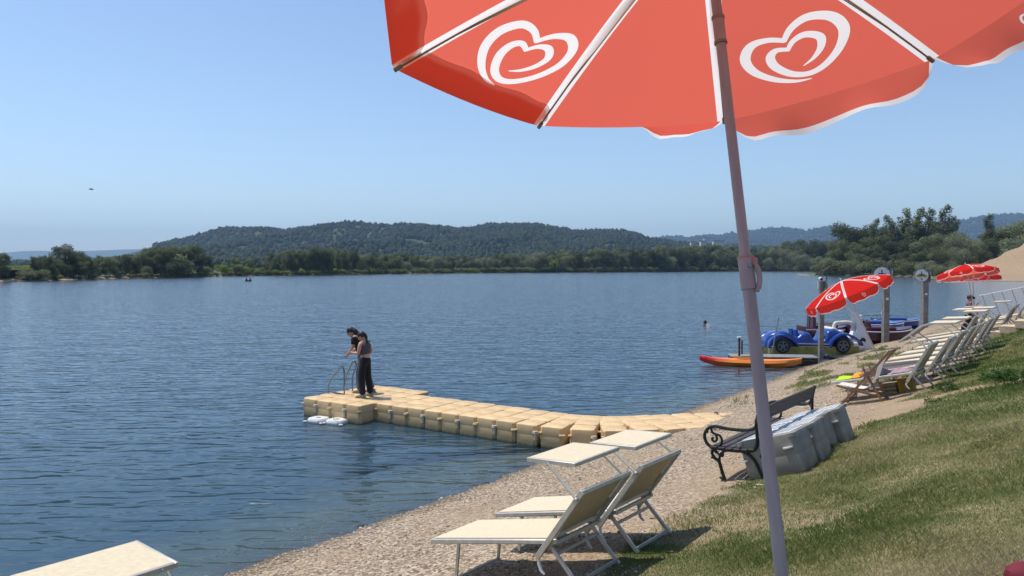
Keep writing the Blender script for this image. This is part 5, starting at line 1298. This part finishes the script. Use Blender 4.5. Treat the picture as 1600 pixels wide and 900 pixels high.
# local: x along the hull (bow at +x), y across, z up from the water
prof = [(-1.98, .30), (-1.93, .55), (-1.78, .75), (-1.50, .86), (-1.20, .90), (-.98, .82), (-.70, .66), (-.52, .78), (-.30, .86), (-.12, .80), (.0, .58), (.25, .52), (.50, .56), (.64, .90), (.92, .98), (1.20, .90), (1.50, .74), (1.78, .50), (1.95, .34), (1.98, .22)]
sp = spline(prof, 5); low = .20
body = MB()
rings = []
for p in sp:
    x, z = p[0], p[1]; hw = .52*(1-abs(x/2.1)**5)+.08
    rings.append([(x, -hw, low), (x, -hw*1.0, z*.75+low*.25), (x, -hw*.93, z*.93+.01), (x, -hw*.7, z), (x, hw*.7, z), (x, hw*.93, z*.93+.01), (x, hw, z*.75+low*.25), (x, hw, low)])
body.loft(rings); cb = body.build('body', M['blue'], car, angle=50)
def fender(x0, x1, ztop, s):
    pts = spline([(x0, .22), (x0+.06, .50), (x0+(x1-x0)*.3, ztop), (x0+(x1-x0)*.6, ztop*.97), (x1-.1, ztop*.62), (x1, .30)], 6)
    m = MB(); rings = []
    for i, p in enumerate(pts):
        t = pts[min(i+1, len(pts)-1)]-pts[max(i-1, 0)]; t = t/np.linalg.norm(t); n = np.array([-t[1], t[0]])
        o = [(.0, .0), (.05, .08), (.07, .22), (.05, .34), (-.02, .36), (-.02, .0)]
        rings.append([(p[0]+n[0]*a, s*(.50+b), p[1]+n[1]*a) for a, b in o])
    m.loft(rings); return m
for s in (-1, 1):
    fender(-1.98, -.78, .72, s).build('fender', M['blue'], car); fender(.66, 2.02, .76, s).build('fender', M['blue'], car)
    MB().bar((-.85, s*.62, .33), (.75, s*.62, .33), .07, .22, up=(0, 0, 1), bev=.02).build('running_board', M['blue'], car)
    MB().bar((-.80, s*.745, .40), (.72, s*.745, .36), .02, .03).build('trim', M['white_gel'], car)
    MB().loft([[(x, s*(.40), -.05), (x, s*.78, -.05), (x, s*.78, .26), (x, s*.40, .26)] for x in (-1.9, 1.9)]).build('pontoon', M['yellow_hull'], car)
    wheel(car, (-1.42, s*.78 if s < 0 else s*.76, .30), .31, .12); wheel(car, (1.18, s*.78 if s < 0 else s*.76, .30), .31, .12)
    MB().ball((1.74, s*.62, .58), (.14, .09, .08)).build('headlight', M['white_gel'], car)
MB().loft([[(x, -.42, -.05), (x, .42, -.05), (x, .42, .22), (x, -.42, .22)] for x in (-1.8, 1.8)]).build('hull', M['yellow_hull'], car)
for y in (-.24, .24):
    s = MB().box((-.62, y, .72), (.10, .40, .55), R=Matrix.Rotation(-.2, 3, 'Y'), bev=.03).box((-.38, y, .62), (.42, .40, .12), bev=.03).build('seat', M['blue'], car)
MB().bar((.42, -.46, .60), (.60, -.46, .72), .03, .03).tube([(.46+.0, -.24+.15*math.cos(a), .78+.15*math.sin(a)) for a in np.linspace(0, 6.283, 17)], .012, 6).build('steering_wheel', M['dark'], car)
wc = at_z(1262, 549, 0.0); put(car, (wc[0], wc[1], .02), math.radians(2), .99)
mar = empty('pedal_boat', 'dark maroon pedal boat with high seats and a white stripe behind the blue car boat', 'pedal boat', (0, 0, 0))
def hull(L_, W_, H_, nose=.5):
    rings = []
    for t in np.linspace(-1, 1, 17):
        k = (1-abs(t)**(3.2))**.6*.9+.1*(1-abs(t)); hw = W_/2*max(k, .05); z1 = H_*(1+.25*abs(t)**3); x = t*L_/2
        rings.append([(x, -hw*.7, -.08+.2*abs(t)**6), (x, -hw, .12), (x, -hw, z1*.8), (x, -hw*.92, z1), (x, hw*.92, z1), (x, hw, z1*.8), (x, hw, .12), (x, hw*.7, -.08+.2*abs(t)**6)])
    return MB().loft(rings)
hull(2.2, 1.3, .42).build('hull', M['maroon'], mar)
for s in (-1, 1): MB().box((0, s*.655, .36), (1.7, .02, .05)).build('stripe', M['white_gel'], mar)
for y in (-.3, .3):
    MB().loft([[(x, y+s*ww, z) for x, z, ww, s in ((x0, .42, .24, -1), (x0+.02, .80, .23, -1), (x0, .98, .14, -1), (x0, .98, .14, 1), (x0+.02, .80, .23, 1), (x0, .42, .24, 1))] for x0 in (-.52, -.40)]).build('seat', M['maroon'], mar)
MB().box((.1, 0, .52), (1.0, 1.0, .2), bev=.05).build('bench_seat', M['maroon'], mar)
MB().box((.0, -.51, .56), (.9, .02, .04)).build('seat_piping', M['white_gel'], mar)
wc = at_z(1283, 533, 0.05); put(mar, (wc[0], wc[1], .28), math.radians(-6), 1.05)
# white boat with a curved upright prow
wb = empty('pedal_boat', 'white pedal boat with a tall curved pointed tail fin and a round black port', 'pedal boat', (0, 0, 0))
P = spline([(-.60, 0), (-.55, .42), (-.32, .55), (-.12, .72), (-.02, 1.05), (-.10, 1.45), (-.28, 1.80), (-.36, 1.95)], 5)+spline([(-.36, 1.95), (-.10, 1.75), (.16, 1.42), (.34, 1.0), (.46, .6), (.56, .25), (.58, 0)], 5)[1:]
ny = []
for (sc2, y) in ((.90, -.34), (1.0, -.24), (1.0, .24), (.90, .34)):
    ny.append([(p[0]*sc2*1.22+.12, y*(1-.55*min(1, max(0, p[1])/2.0)), p[1]*(sc2*.02+.98)) for p in P])
MB().loft(ny).build('tail_fin', M['white_gel'], wb, angle=50)
MB().cyl((.34, -.345, .48), (.34, -.31, .48), .12, 20).build('port', M['dark'], wb)
wh = hull(2.1, 1.2, .40).build('hull', M['white_gel'], wb); wh.location.x = -.45
for x, z, r, l, nm in ((-1.05, .86, .22, .9, 'roll_seat'), (-.72, .78, .17, .9, 'roll_seat')):
    MB().tube([(x-.05*0, -l/2, z), (x, -l/2+.05, z), (x, l/2-.05, z), (x, l/2, z)], [r*.8, r, r, r*.8], 18).build(nm, M['cream_gel'], wb)
MB().tube(spline([(-.95, -.1, .7), (-.85, -.1, 1.18), (-.65, -.1, 1.26), (-.1, -.1, 1.24), (.0, -.1, .9)], 6), .085, 12).build('arm_bow', M['cream_gel'], wb)
MB().box((-.9, 0, .5), (.9, 1.0, .36), bev=.06).build('bench_seat', M['cream_gel'], wb)
wc = at_z(1331, 544, .1); put(wb, (wc[0], wc[1], .0), math.radians(3), .97)
def plain_boat(label, L_, W_, H_, mt, px, py, yaw, z=.0, rail=False):
    b = empty('pedal_boat', label, 'pedal boat', (0, 0, 0)); hull(L_, W_, H_).build('hull', M[mt], b)
    for s in (-1, 1): MB().tube([(t*L_/2, s*(W_/2*((1-abs(t)**3.2)**.6*.9+.1*(1-abs(t)))+.01), H_*(1+.25*abs(t)**3)*.86) for t in np.linspace(-.93, .93, 15)], .022, 6).build('stripe', M['white_gel'], b)
    MB().box((-.1, 0, H_+.05), (L_*.45, W_*.7, .16), bev=.05).build('seat_well', M[mt], b)
    for y in (-.27, .27): MB().box((-L_*.2, y, H_+.26), (.1, .38, .4), R=Matrix.Rotation(-.25, 3, 'Y'), bev=.04).build('seat', M['white_gel' if mt == 'blue' else mt], b)
    if rail: MB().tube([(-L_*.45, -W_*.4, H_), (-L_*.45, -W_*.4, H_+.42), (L_*.45, -W_*.4, H_+.42), (L_*.45, -W_*.4, H_)], .016, 8).bar((0, -W_*.4, H_), (0, -W_*.4, H_+.42), .03, .03).build('rail', M['steel'], b)
    wc = at_z(px, py, z); put(b, (wc[0], wc[1], .04), yaw)
    return b
plain_boat('maroon pedal boat with white stripes moored left of the middle sign post', 3.3, 1.4, .60, 'maroon', 1372, 535, math.radians(4))
plain_boat('bright blue pedal boat with a handrail behind the maroon boat', 3.6, 1.4, .52, 'blue', 1362, 520, math.radians(2), rail=True)
plain_boat('blue pedal boat farthest out, right of the middle sign post', 2.8, 1.3, .45, 'blue', 1398, 512, math.radians(-4))
# kayak, board, small jetty
ky = empty('kayak', 'long orange kayak with a red nose lying in the water at the beach', 'kayak', (0, 0, 0)); rings = []; L_ = 3.9
for t in np.linspace(-1, 1, 25):
    hw = .36*max(.04, (1-abs(t)**2.4)); z1 = .27+.10*abs(t)**4; zb = -.06+.22*abs(t)**4
    rings.append([(t*L_/2, -hw*.5, zb), (t*L_/2, -hw, zb*.4+z1*.6), (t*L_/2, -hw*.8, z1-.02), (t*L_/2, -hw*.3, z1), (t*L_/2, hw*.3, z1), (t*L_/2, hw*.8, z1-.02), (t*L_/2, hw, zb*.4+z1*.6), (t*L_/2, hw*.5, zb)])
km = bpy.data.materials.new('orange_to_red_plastic'); km.use_nodes = True; nt = km.node_tree; tc = N(nt, 'ShaderNodeTexCoord'); sx = N(nt, 'ShaderNodeSeparateXYZ'); rp = N(nt, 'ShaderNodeValToRGB')
nt.links.new(tc.outputs['Generated'], sx.inputs[0]); nt.links.new(sx.outputs[0], rp.inputs[0]); nt.links.new(rp.outputs[0], nt.nodes['Principled BSDF'].inputs['Base Color'])
rp.color_ramp.elements[0].position = .06; rp.color_ramp.elements[0].color = (*lin('#d81f2c'), 1); rp.color_ramp.elements[1].position = .34; rp.color_ramp.elements[1].color = (*lin('#e8873a'), 1); nt.nodes['Principled BSDF'].inputs['Roughness'].default_value = .38
MB().loft(rings).build('hull', km, ky, angle=50)
MB().tube([(-.2+.42*math.cos(a), .20*math.sin(a), .285) for a in np.linspace(0, 6.283, 21)], .018, 6).build('cockpit_rim', M['orange'], ky)
MB().ball((-.2, 0, .275), (.40, .19, .012)).build('seat', M['dark'], ky)
MB().tube([(-1.72, -.05, .335), (-1.6, 0, .36), (-1.48, -.05, .325)], .012, 6).build('handle', M['dark'], ky)
a, b = at_z(1093, 563.5, .15), at_z(1253, 568, .15); c = (a+b)/2; put(ky, (c[0], c[1], .02), math.atan2(b[1]-a[1], b[0]-a[0]), np.linalg.norm(b-a)/L_)
bd = empty('paddle_board', 'lime green board sticking out under the grey jetty', 'board', (0, 0, 0))
MB().loft([[(t*1.5, -.33*max(.06, 1-abs(t)**3)*s1, z) for s1, z in ((.9, -.02), (1, .05), (.9, .10))]+[(t*1.5, .33*max(.06, 1-abs(t)**3)*s1, z) for s1, z in ((.9, .10), (1, .05), (.9, -.02))] for t in np.linspace(-1, 1, 15)]).build('board', M['green'], bd)
w = at_z(1186, 558, .30); put(bd, (w[0], w[1]+.38, -.02), math.radians(-1), .98)
jt = empty('jetty', 'small grey jetty with dark sides beside the orange kayak', 'jetty', (0, 0, 0))
a, b = at_z(1142, 557, .30), at_z(1278, 559, .30); LJ = np.linalg.norm(b-a)
MB().box((LJ/2, .35, .30), (LJ, .9, .05), bev=.01).build('deck', M['grey_deck'], jt)
MB().box((LJ/2, .35, .15), (LJ-.04, .86, .24)).build('side', M['dark'], jt)
MB().cyl((.30, -.02, -.5), (.30, -.02, 1.0), .04, 12, 0).cyl((.30, -.02, .0), (.30, -.02, .24), .075, 12).build('mooring_post', M['rust'], jt); MB().cyl((.30, -.02, 1.0), (.30, -.02, 1.05), .09, 14).build('post_cap', M['white_plastic'], jt)
MB().cyl((.5, .6, .2), (.5, .6, .85), .03, 10).build('rear_post', M['rust'], jt)
put(jt, (a[0], a[1], 0), math.atan2(b[1]-a[1], b[0]-a[0]))
a, b = at_z(1206, 551.5, .34), None; b = at_y(1217, 496, a[1]+.1); tag(MB().cyl(tuple(a), tuple(b), .022, 10).build('boat_hook_pole', M['steel']), 'thin steel pole leaning up from the grey jetty before the car boat', 'pole')
rm = MB(); a = at_z(1262, 560, .05)
tag(MB().tube(spline([(at_z(1281, 566, .1)), at_z(1262, 563, .30), at_z(1254, 566, .2), at_z(1250, 569, .2)], 6), .015, 6).build('mooring_line', M['dark']), 'dark mooring line between kayak and sign post', 'rope')
for px, py, s, lb in ((1264, 574, 1, 'dark mat of folded tarpaulin at the jetty foot beside the kayak stern'),):
    w = on_ground(px+22, py-12); soft('tarpaulin', lb, 'tarpaulin', 'dark', w+np.array([0, 0, .02]), frame(w[0], w[1], 0), (1.0, .7), .22, 4)
# far boat, far buildings, handrail
w = at_z(388, 439.5, 0); fb = empty('rowing_boat', 'tiny dark boat with two upright figures far out before the left shore', 'boat', w)
hull(2.3, 1.0, .4).build('hull', M['dark'], fb); fb.matrix_world = fb.matrix_world @ Matrix.Scale(.7, 4)
for x in (-.55, .6): MB().loft([[(x+math.cos(t)*r, math.sin(t)*r, z) for t in np.linspace(0, 6.283, 9)[:-1]] for r, z in ((.2, .35), (.22, .7), (.17, 1.0), (.07, 1.1), (.11, 1.2), (.1, 1.33), (.03, 1.38))]).build('rower', M['black_cloth'], fb)
Y = 186.0; x = (20-800)/FPX*Y; pv = empty('lakeside_pavilion', 'low dark timber pavilion with a flat pale roof on the left far shore', 'building', (x, Y, gz(x, Y)))
MB().box((0, 0, .9), (5.0, 3.5, 1.9)).build('wall', M['darkwood'], pv); MB().box((0, -.3, 1.96), (5.9, 4.6, .16), bev=.02).build('roof', M['concrete'], pv)
for k in range(4): MB().box((-1.9+1.25*k, -1.77, 1.05), (.7, .05, .9)).build('window', M['solar'], pv)
for sx in (-2.7, 2.7): MB().box((sx, -2.3, .9), (.12, .12, 2.1)).build('porch_post', M['darkwood'], pv)
for px, py, D, (sx, sy, sz), lb, tower in ((1082, 380.5, 1150, (6, 8, 2.5), 'small white hall glimpsed above the far tree line, left one', False), (1098, 380.0, 1180, (8, 9, 3), 'white factory building with a stepped tower above the far tree line', True), (1122, 379, 1300, (18, 10, 2.5), 'long pale roof glimpsed above the far trees left of the parasol pole', False)):
    p = at_d(px, py, D); zg = float(gzfull(np.array([p[0]]), np.array([p[1]]))[0]); H_ = p[2]+sz-zg; b = empty('white_building', lb, 'building', (p[0], p[1], zg))
    MB().box((0, 0, H_/2), (sx, sy, H_)).build('wall', M['wall'], b); MB().box((0, 0, H_+.4), (sx+1, sy+1, .8)).build('roof', M['roof'], b)
    for k in range(4): MB().box((-sx*.36+sx*.24*k, -sy/2-.05, H_-2.2), (sx*.12, .12, 1.4)).build('window', M['solar'], b)
    if tower: tt = MB().box((4, 0, H_+2.6), (4.5, 6, 4.6)).build('tower', M['wall'], b); MB().box((4, 0, H_+5.1), (5.2, 7, .5)).build('tower_roof', M['roof'], tt); MB().cyl((2, 0, H_+.8), (2, 0, H_+13), .35, 8).build('chimney', M['concrete'], b)
hr = empty('handrail', 'white handrail rising behind the loungers at the right edge', 'railing', (0, 0, 0)); a = at_d(1530, 462, 41); b = at_d(1640, 441, 39)
MB().tube([tuple(a), tuple(b)], .022, 8).build('top_rail', M['white_gel'], hr)
for k in range(7):
    p = a+(b-a)*(k+.3)/7; MB().tube([tuple(p), (p[0]+.5, p[1]-.1, gz(p[0]+.5, p[1]-.1)-.1)], .014, 8).build('baluster', M['steel'], hr)

bp_ = at_d(143, 296, 70); bird = empty('bird', 'tiny dark bird flying in the sky over the left far shore', 'bird', bp_)
MB().ball((0, 0, 0), (.16, .05, .045), 0, 10, 6).tube([(-.14, 0, 0), (-.26, 0, .0)], [.03, .045], 6, flat=.2).build('body', M['dark'], bird)
for s_ in (-1, 1): MB().add([(.06, 0, .02), (-.05, 0, .02), (-.07, s_*.2, .10), (.03, s_*.2, .11), (-.10, s_*.42, .04), (-.06, s_*.42, .045)]+[(.06, 0, .01), (-.05, 0, .01), (-.07, s_*.2, .09), (.03, s_*.2, .10), (-.10, s_*.42, .035), (-.06, s_*.42, .04)], [(0, 1, 2, 3), (3, 2, 4, 5), (6, 9, 8, 7), (9, 11, 10, 8), (0, 3, 9, 6), (3, 5, 11, 9), (1, 7, 8, 2), (2, 8, 10, 4), (4, 10, 11, 5), (0, 6, 7, 1)]).build('wing', M['dark'], bird)

# ------------------------------------------------------------------ weeds, pebbles, grass
def plant(px, py, n, size, label, seed, group='leafy weeds on the bank', w=None):
    w = on_ground(px, py) if w is None else w; g = np.random.default_rng(seed); t = empty('weed_plant', label, 'plant', w, None, group)
    V = []; F = []
    for i in range(n):
        a = g.uniform(0, 6.28); r = size*g.random()**.6; h = size*g.uniform(.15, .75)*(1-.4*r/size); c = np.array([math.cos(a)*r, math.sin(a)*r, h]); d = np.array([math.cos(a), math.sin(a), g.uniform(-.3, .8)]); d /= np.linalg.norm(d)
        sd = np.cross(d, g.normal(size=3)); sd /= np.linalg.norm(sd); l = size*g.uniform(.18, .34); o = len(V)
        V += [tuple(c), tuple(c+d*l*.5+sd*l*.25), tuple(c+d*l), tuple(c+d*l*.5-sd*l*.25)]; F.append((o, o+1, o+2, o+3))
    MB().add(V, F).build('leaves', M['weed'], t, smooth=False)
    m = MB()
    for i in range(5): a = g.uniform(0, 6.28); m.tube([(0, 0, -.02), (math.cos(a)*size*.5, math.sin(a)*size*.5, size*.45)], [.006, .003], 5)
    m.build('stem', M['weed'], t)
for k, (px, py, n, s, lb) in enumerate(((1478, 612, 200, .22, 'low weed clump on the sandy strip below the loungers'), (1560, 598, 260, .26, 'dark leafy weed by the right edge above the bare strip, left one'), (1590, 600, 320, .30, 'dark leafy weed cut by the right edge above the bare strip'),
    (1572, 588, 200, .2, 'small weed behind the dark leafy ones at the right edge'), (919, 688, 180, .16, 'green weed at the waterline behind the near sunshades, right one'), (892, 696, 220, .18, 'green weed at the waterline behind the near sunshades, left one'),
    (1118, 672, 70, .13, 'flat green weed on the gravel left of the bench arm'), (1308, 704, 120, .13, 'grass tuft at the foot of the last grey float block'), (1262, 568, 160, .3, 'scrubby weed on the shore by the kayak stern'), (1295, 560, 160, .3, 'scrubby weed on the shore at the first sign post'),
    (1400, 528, 170, .35, 'scrubby weed on the shore right of the middle sign post'), (1425, 522, 170, .35, 'scrubby weed on the shore behind the lounger shades'), (1458, 630, 120, .13, 'tiny weed on the bare strip right of the deck chair'))):
    plant(px, py, n, s, lb, 20+k)
w = on_ground(1119, 650); an = empty('anchor_ring', 'small rusty ring on the gravel at the beach end of the dock', 'ring', w)
MB().tube([(math.cos(a)*.035, 0, .05+math.sin(a)*.035) for a in np.linspace(0, 6.283, 17)], .012, 8).build('ring', M['rust'], an); MB().box((0, 0, .01), (.12, .08, .05), bev=.01).build('foot', M['rust'], an)

def scatter_area(n, seed, rmin, rmax, smin, smax, power=1.0, amax=37):
    g = np.random.default_rng(seed); r = rmin*(rmax/rmin)**(g.random(n)**power); a = np.radians(g.uniform(-36, amax, n)); x = r*np.sin(a); y = r*np.cos(a); s = shore_s(x, y); k = (s > smin) & (s < smax); return x[k], y[k], s[k], g
def pebbles():
    x, y, s, g = scatter_area(120000, 9, 5.0, 30, -1.3, 5.2, .9)
    keep = (fbm(x, y, .8, 3)+.25 > g.random(len(x))*1.0) | (abs(s-.25) < .3) & (g.random(len(x)) < .8); x, y, s = x[keep][:42000], y[keep][:42000], s[keep][:42000]; n = len(x); z = gz0(x, y, s)
    U = np.array([(1,0,0),(-1,0,0),(0,1,0),(0,-1,0),(0,0,1),(0,0,-1)], float); F = np.array([(0,2,4),(2,1,4),(1,3,4),(3,0,4),(2,0,5),(1,2,5),(3,1,5),(0,3,5)])
    # cut the octahedron once for a rounder stone
    ed = {}; V = [tuple(v) for v in U]; F2 = []
    def mid(a, b):
        k = (min(a, b), max(a, b))
        if k not in ed: q = np.array(V[a])+np.array(V[b]); V.append(tuple(q/np.linalg.norm(q))); ed[k] = len(V)-1
        return ed[k]
    for a, b, c in F: p, q, r_ = mid(a, b), mid(b, c), mid(c, a); F2 += [(a, p, r_), (b, q, p), (c, r_, q), (p, q, r_)]
    U = np.array(V); F = np.array(F2); sz = .006+.012*g.random(n)**2.5*(1+1.6*(g.random(n) < .05)+1.8*(g.random(n) < .006)); sc = np.stack([sz*g.uniform(.8, 1.5, n), sz*g.uniform(.7, 1.1, n), sz*g.uniform(.4, .7, n)], 1)
    P = U[None]*(1+g.normal(size=(n, len(U), 1))*.10)*sc[:, None, :]; a = g.uniform(0, 6.28, n); c, s_ = np.cos(a)[:, None], np.sin(a)[:, None]
    X = P[..., 0]*c-P[..., 1]*s_; Y = P[..., 0]*s_+P[..., 1]*c; VV = np.stack([X+x[:, None], Y+y[:, None], P[..., 2]+(z+sz*.12+fbm(x, y, .5, 3)*.035+fbm(x, y, .13, 2)*.012)[:, None]], -1)
    FF = F[None]+(np.arange(n)*len(U))[:, None, None]; m = bpy.data.materials.new('pebble_stone'); m.use_nodes = True; nt = m.node_tree; at = N(nt, 'ShaderNodeAttribute', attribute_name='tone'); rp = N(nt, 'ShaderNodeValToRGB'); e = rp.color_ramp.elements
    e[0].color = (*lin('#574a3e'), 1); e[1].color = (*lin('#cbbfad'), 1); q = e.new(.5); q.color = (*lin('#9c8970'), 1); nt.links.new(at.outputs['Fac'], rp.inputs[0]); nt.links.new(rp.outputs[0], nt.nodes['Principled BSDF'].inputs['Base Color']); nt.nodes['Principled BSDF'].inputs['Roughness'].default_value = .8
    me = fastmesh('pebbles', VV.reshape(-1, 3), FF.reshape(-1, 3), m, fattr={'tone': np.repeat(g.random(n), len(F))}, smooth=True); tag(link('pebbles', me), 'loose pebbles strewn over the beach', 'pebbles', kind='stuff')
pebbles()
def grass():
    x, y, s, g = scatter_area(1450000, 21, 3.0, 40, .5, 60, .62, 62)
    m_ = grass_mask(x, y, s); k = g.random(len(x)) < m_*(.72+.28*np.clip(fbm(x, y, .9, 3)*2+.6, 0, 1)); x, y, s = x[k], y[k], s[k]; n = len(x); z = gz0(x, y, s)+fbm(x, y, .5, 3)*.035+fbm(x, y, .13, 2)*.012-.004
    r = np.hypot(x, y); h = (.014+.024*g.random(n))*(1+np.clip((r-8)/20, 0, 1.2))*(1+.9*np.clip(fbm(x+5, y, .7, 3)*2, -.3, .8)); wd = (.0016+.0014*g.random(n))*(r/5)**.85
    a = g.uniform(0, 6.28, n); ln = g.uniform(.2, 1.1, n)*h; b = a+g.uniform(-.6, .6, n)+1.57
    dx, dy = np.cos(b)*wd, np.sin(b)*wd; lx, ly = np.cos(a)*ln, np.sin(a)*ln
    V = np.stack([np.stack([x-dx, y-dy, z], 1), np.stack([x+dx, y+dy, z], 1), np.stack([x+lx*.45+dx*.7, y+ly*.45+dy*.7, z+h*.65], 1), np.stack([x+lx, y+ly, z+h], 1)], 1).reshape(-1, 3); F = np.arange(n*4).reshape(-1, 4)
    m = bpy.data.materials.new('lawn_blades'); m.use_nodes = True; nt = m.node_tree; L = nt.links.new; at = N(nt, 'ShaderNodeAttribute', attribute_name='tone'); rp = N(nt, 'ShaderNodeValToRGB'); e = rp.color_ramp.elements
    e[0].color = (.11, .17, .04, 1); e[0].position = .1; e[1].color = (.50, .42, .25, 1); e[1].position = .95; q = e.new(.5); q.color = (.26, .265, .09, 1); q = e.new(.72); q.color = (.42, .37, .18, 1); L(at.outputs['Fac'], rp.inputs[0])
    b_ = nt.nodes['Principled BSDF']; L(rp.outputs[0], b_.inputs['Base Color']); b_.inputs['Roughness'].default_value = .6; b_.inputs['Specular IOR Level'].default_value = .25
    tr = N(nt, 'ShaderNodeBsdfTranslucent'); L(rp.outputs[0], tr.inputs[0]); mx = N(nt, 'ShaderNodeMixShader'); mx.inputs[0].default_value = .35; L(b_.outputs[0], mx.inputs[1]); L(tr.outputs[0], mx.inputs[2]); L(mx.outputs[0], nt.nodes['Material Output'].inputs[0])
    dry = np.clip(.31+fbm(x*.8, y, 2.0, 4)*1.0+g.normal(size=n)*.16, 0, 1)
    me = fastmesh('grass', V, F, m, fattr={'tone': dry}); tag(link('grass', me), 'short sun dried lawn grass on the bank', 'grass', kind='stuff')
grass()
